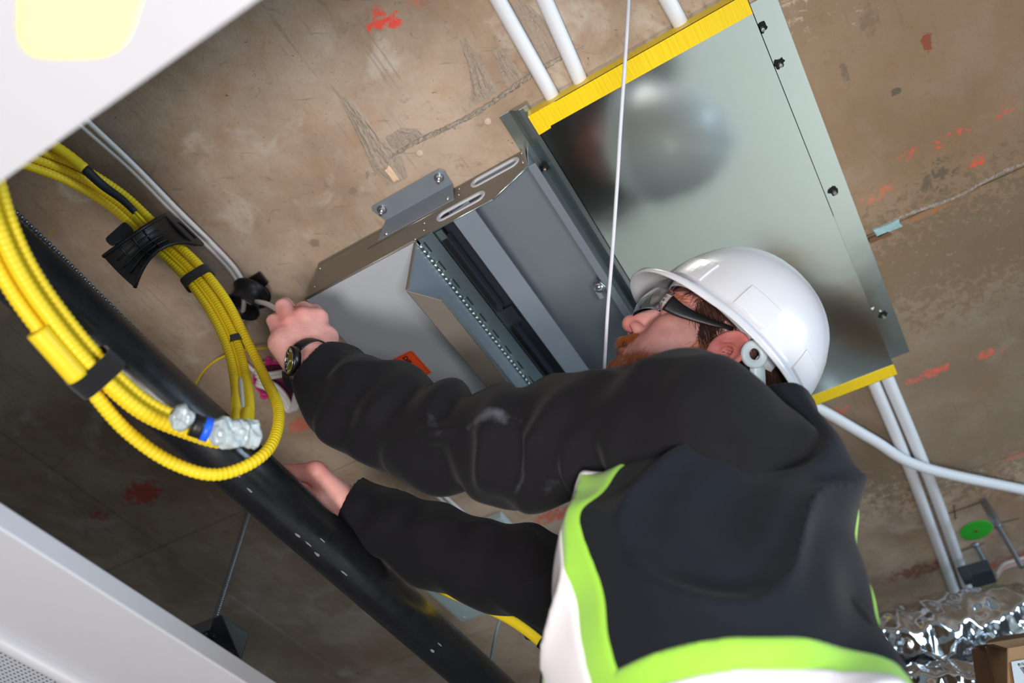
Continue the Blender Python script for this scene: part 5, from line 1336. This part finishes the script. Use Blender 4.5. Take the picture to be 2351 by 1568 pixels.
for a, l, w_ in ((.9, .012, .0007), (3.4, .008, .0010)):
    d_ = wa * math.cos(a) + wb * math.sin(a); MB().box(WCt + WN * .0039 + d_ * l * .5, d_, WN.cross(d_), WN, l * .5, w_, .0002).build('hand', M_PALE, watch)
ctr = Vector(W(WL + (D(700, 838, 1.125) - WL) * .6)); axw = Vector(aL); pts = []
e_ = (WCt - ctr); e_ = (e_ - axw * e_.dot(axw)); rr = e_.length; e_.normalize(); g_ = axw.cross(e_)
MB().tube([ctr + (e_ * math.cos(a) + g_ * math.sin(a)) * rr for a in [2 * math.pi * k / 28 for k in range(2, 27)]], .0085, 8, 0, flat=(axw, 1.1, .16)).build('strap', M_BLK, watch)

# ================================================================== hanging cord
MB().tube([dp(1455, -250, 1.055), dp(1443, 0, 1.0), dp(1437, 110, .99), dp(1424, 300, 1.0), dp(1417, 420, 1.01), dp(1405, 590, 1.03), dp(1396, 700, 1.045), dp(1390, 800, 1.06), dp(1384, 900, 1.07)], .0024, 8, .01).solo('hanging_cord', mat('grey_white_cord', rgb(196, 196, 204), .6, var=.08, vscale=90), 'thin pale cord hanging in front of the duct beside the worker\'s nose', 'cord')

# ================================================================== foil duct and carton at the lower right
def foil_mat():
    m = mat('aluminium_foil', rgb(206, 208, 212), 0.14, 1.0, bump=0.5, bscale=30); return m
M_FOIL = foil_mat()
def foil(a, b, r, seed, label, n=150, K=90, wav=0.0):
    a, b = Vector(a), Vector(b); t = (b - a).normalized(); x = t.orthogonal().normalized(); y = t.cross(x); L_ = (b - a).length
    vs, fs = [], []
    for i in range(n + 1):
        c = a + t * (L_ * i / n) + x * wav * math.sin(i * .05 + seed)
        for k in range(K):
            an = 2 * math.pi * k / K; d_ = x * math.cos(an) + y * math.sin(an); q = c + d_ * r
            v_ = mnoise.voronoi(q * 24 + Vector((seed * 3.1, 0, 0)))[0]; v2 = mnoise.voronoi(q * 60 + Vector((0, seed, 0)))[0]
            dd = (v_[0] - .35) * .020 + (v2[0] - .3) * .004 + mnoise.noise(q * 9 + Vector((seed, 0, 0))) * .014
            vs.append(c + d_ * (r + dd))
    for i in range(n):
        for k in range(K): l = (k + 1) % K; fs.append((i * K + k, i * K + l, (i + 1) * K + l, (i + 1) * K + k))
    fs += [tuple(range(K)), tuple(n * K + k for k in range(K))]
    return MB().add(vs, fs, True).solo('foil_duct', M_FOIL, label, 'duct', 'crumpled foil ducts')
foil(dp(1990, 1484, 1.65), dp(2620, 1385, 1.72), .070, 2, 'upper crumpled silver foil duct at the lower right')
foil(dp(1990, 1600, 1.50), dp(2420, 1590, 1.55), .055, 6, 'lower crumpled silver foil duct behind the carton')
M_KRAFT = mat('kraft_cardboard', rgb(176, 136, 98), 0.85, var=.08, vscale=30, bump=.1); M_KRAFTD = mat('cardboard_inside', rgb(96, 70, 52), 0.9, var=.1)
cq = [dp(2313, 1488, 1.26), dp(2470, 1462, 1.30), dp(2264, 1478, 1.40), dp(2430, 1452, 1.44)]     # top corners: front left, front right, back left, back right
dn = (dp(2313, 1740, 1.13) - dp(2313, 1488, 1.26)); dn = dn.normalized() * .24
carton = thing('carton', 'open brown cardboard carton with a white barcode label', 'box', cq[0] + dn)
def sheet(pts, name, m, parent, th=.003):
    n = (Vector(pts[1]) - Vector(pts[0])).cross(Vector(pts[2]) - Vector(pts[1])).normalized()
    return MB().prism(pts, n * th).build(name, m, parent, .0006)
front = sheet([cq[0], cq[1], cq[1] + dn, cq[0] + dn], 'front_face', M_KRAFT, carton)
sheet([cq[2], cq[0], cq[0] + dn, cq[2] + dn], 'side_face', M_KRAFT, carton); sheet([cq[3], cq[2], cq[2] + dn, cq[3] + dn], 'back_face', M_KRAFT, carton); sheet([cq[1], cq[3], cq[3] + dn, cq[1] + dn], 'side_face', M_KRAFT, carton); sheet([cq[0] + dn, cq[1] + dn, cq[3] + dn, cq[2] + dn], 'bottom_face', M_KRAFT, carton)
sheet([cq[2], cq[0], dp(2280, 1478, 1.30), dp(2238, 1483, 1.38)], 'flap', M_KRAFTD, carton)
sheet([dp(2262, 1482, 1.36), dp(2286, 1600, 1.25), dp(2246, 1600, 1.26), dp(2230, 1490, 1.36)], 'flap', M_KRAFTD, carton)
sheet([cq[2], cq[3], dp(2460, 1440, 1.46), dp(2285, 1466, 1.42)], 'flap', M_KRAFTD, carton)
# label
fx = (cq[1] - cq[0]).normalized(); fy = -dn.normalized(); fn_ = fx.cross(fy).normalized(); view = (cq[0] - Vector((0, 0, ZC))); fn_ = fn_ if fn_.dot(view) < 0 else -fn_
def on_front(x, y):
    r = ray(x, y); o_ = Vector((0, 0, ZC)); t_ = (cq[0] - o_).dot(fn_) / r.dot(fn_); return o_ + r * t_ + fn_ * .0036
lab = [on_front(2318, 1522), on_front(2420, 1505), on_front(2440, 1620), on_front(2336, 1640)]
lbl = MB().prism(lab, fn_ * .0004).build('barcode_label', mat('label_paper', rgb(218, 222, 226), .6), front)
lx = (lab[1] - lab[0]).normalized(); ly = fn_.cross(lx).normalized(); l0 = lab[0] + fn_ * .0006
x = .0085; rnd = random.Random(4); mbb = MB()
while x < .060:
    w_ = rnd.choice((.0005, .0008, .0013)); mbb.box(l0 + lx * (x + w_ / 2) - ly * .0155, lx, ly, fn_, w_ / 2, .0055, .0001); x += w_ + rnd.choice((.0005, .0008, .0011))
tag(mbb.build('barcode', M_INK, lbl), kind='stuff')
text_mesh('label_text', '(P) CUSTOM', .0048, l0 + lx * .008 - ly * .0075, lx, ly, M_INK, lbl, .00005, .0002)
text_mesh('label_text', 'D1873', .0068, l0 + lx * .013 - ly * .0285, lx, ly, M_INK, lbl, .00005, .0002)
text_mesh('label_text', 'CCN', .0068, l0 + lx * .020 - ly * .0395, lx, ly, M_INK, lbl, .00005, .0002)
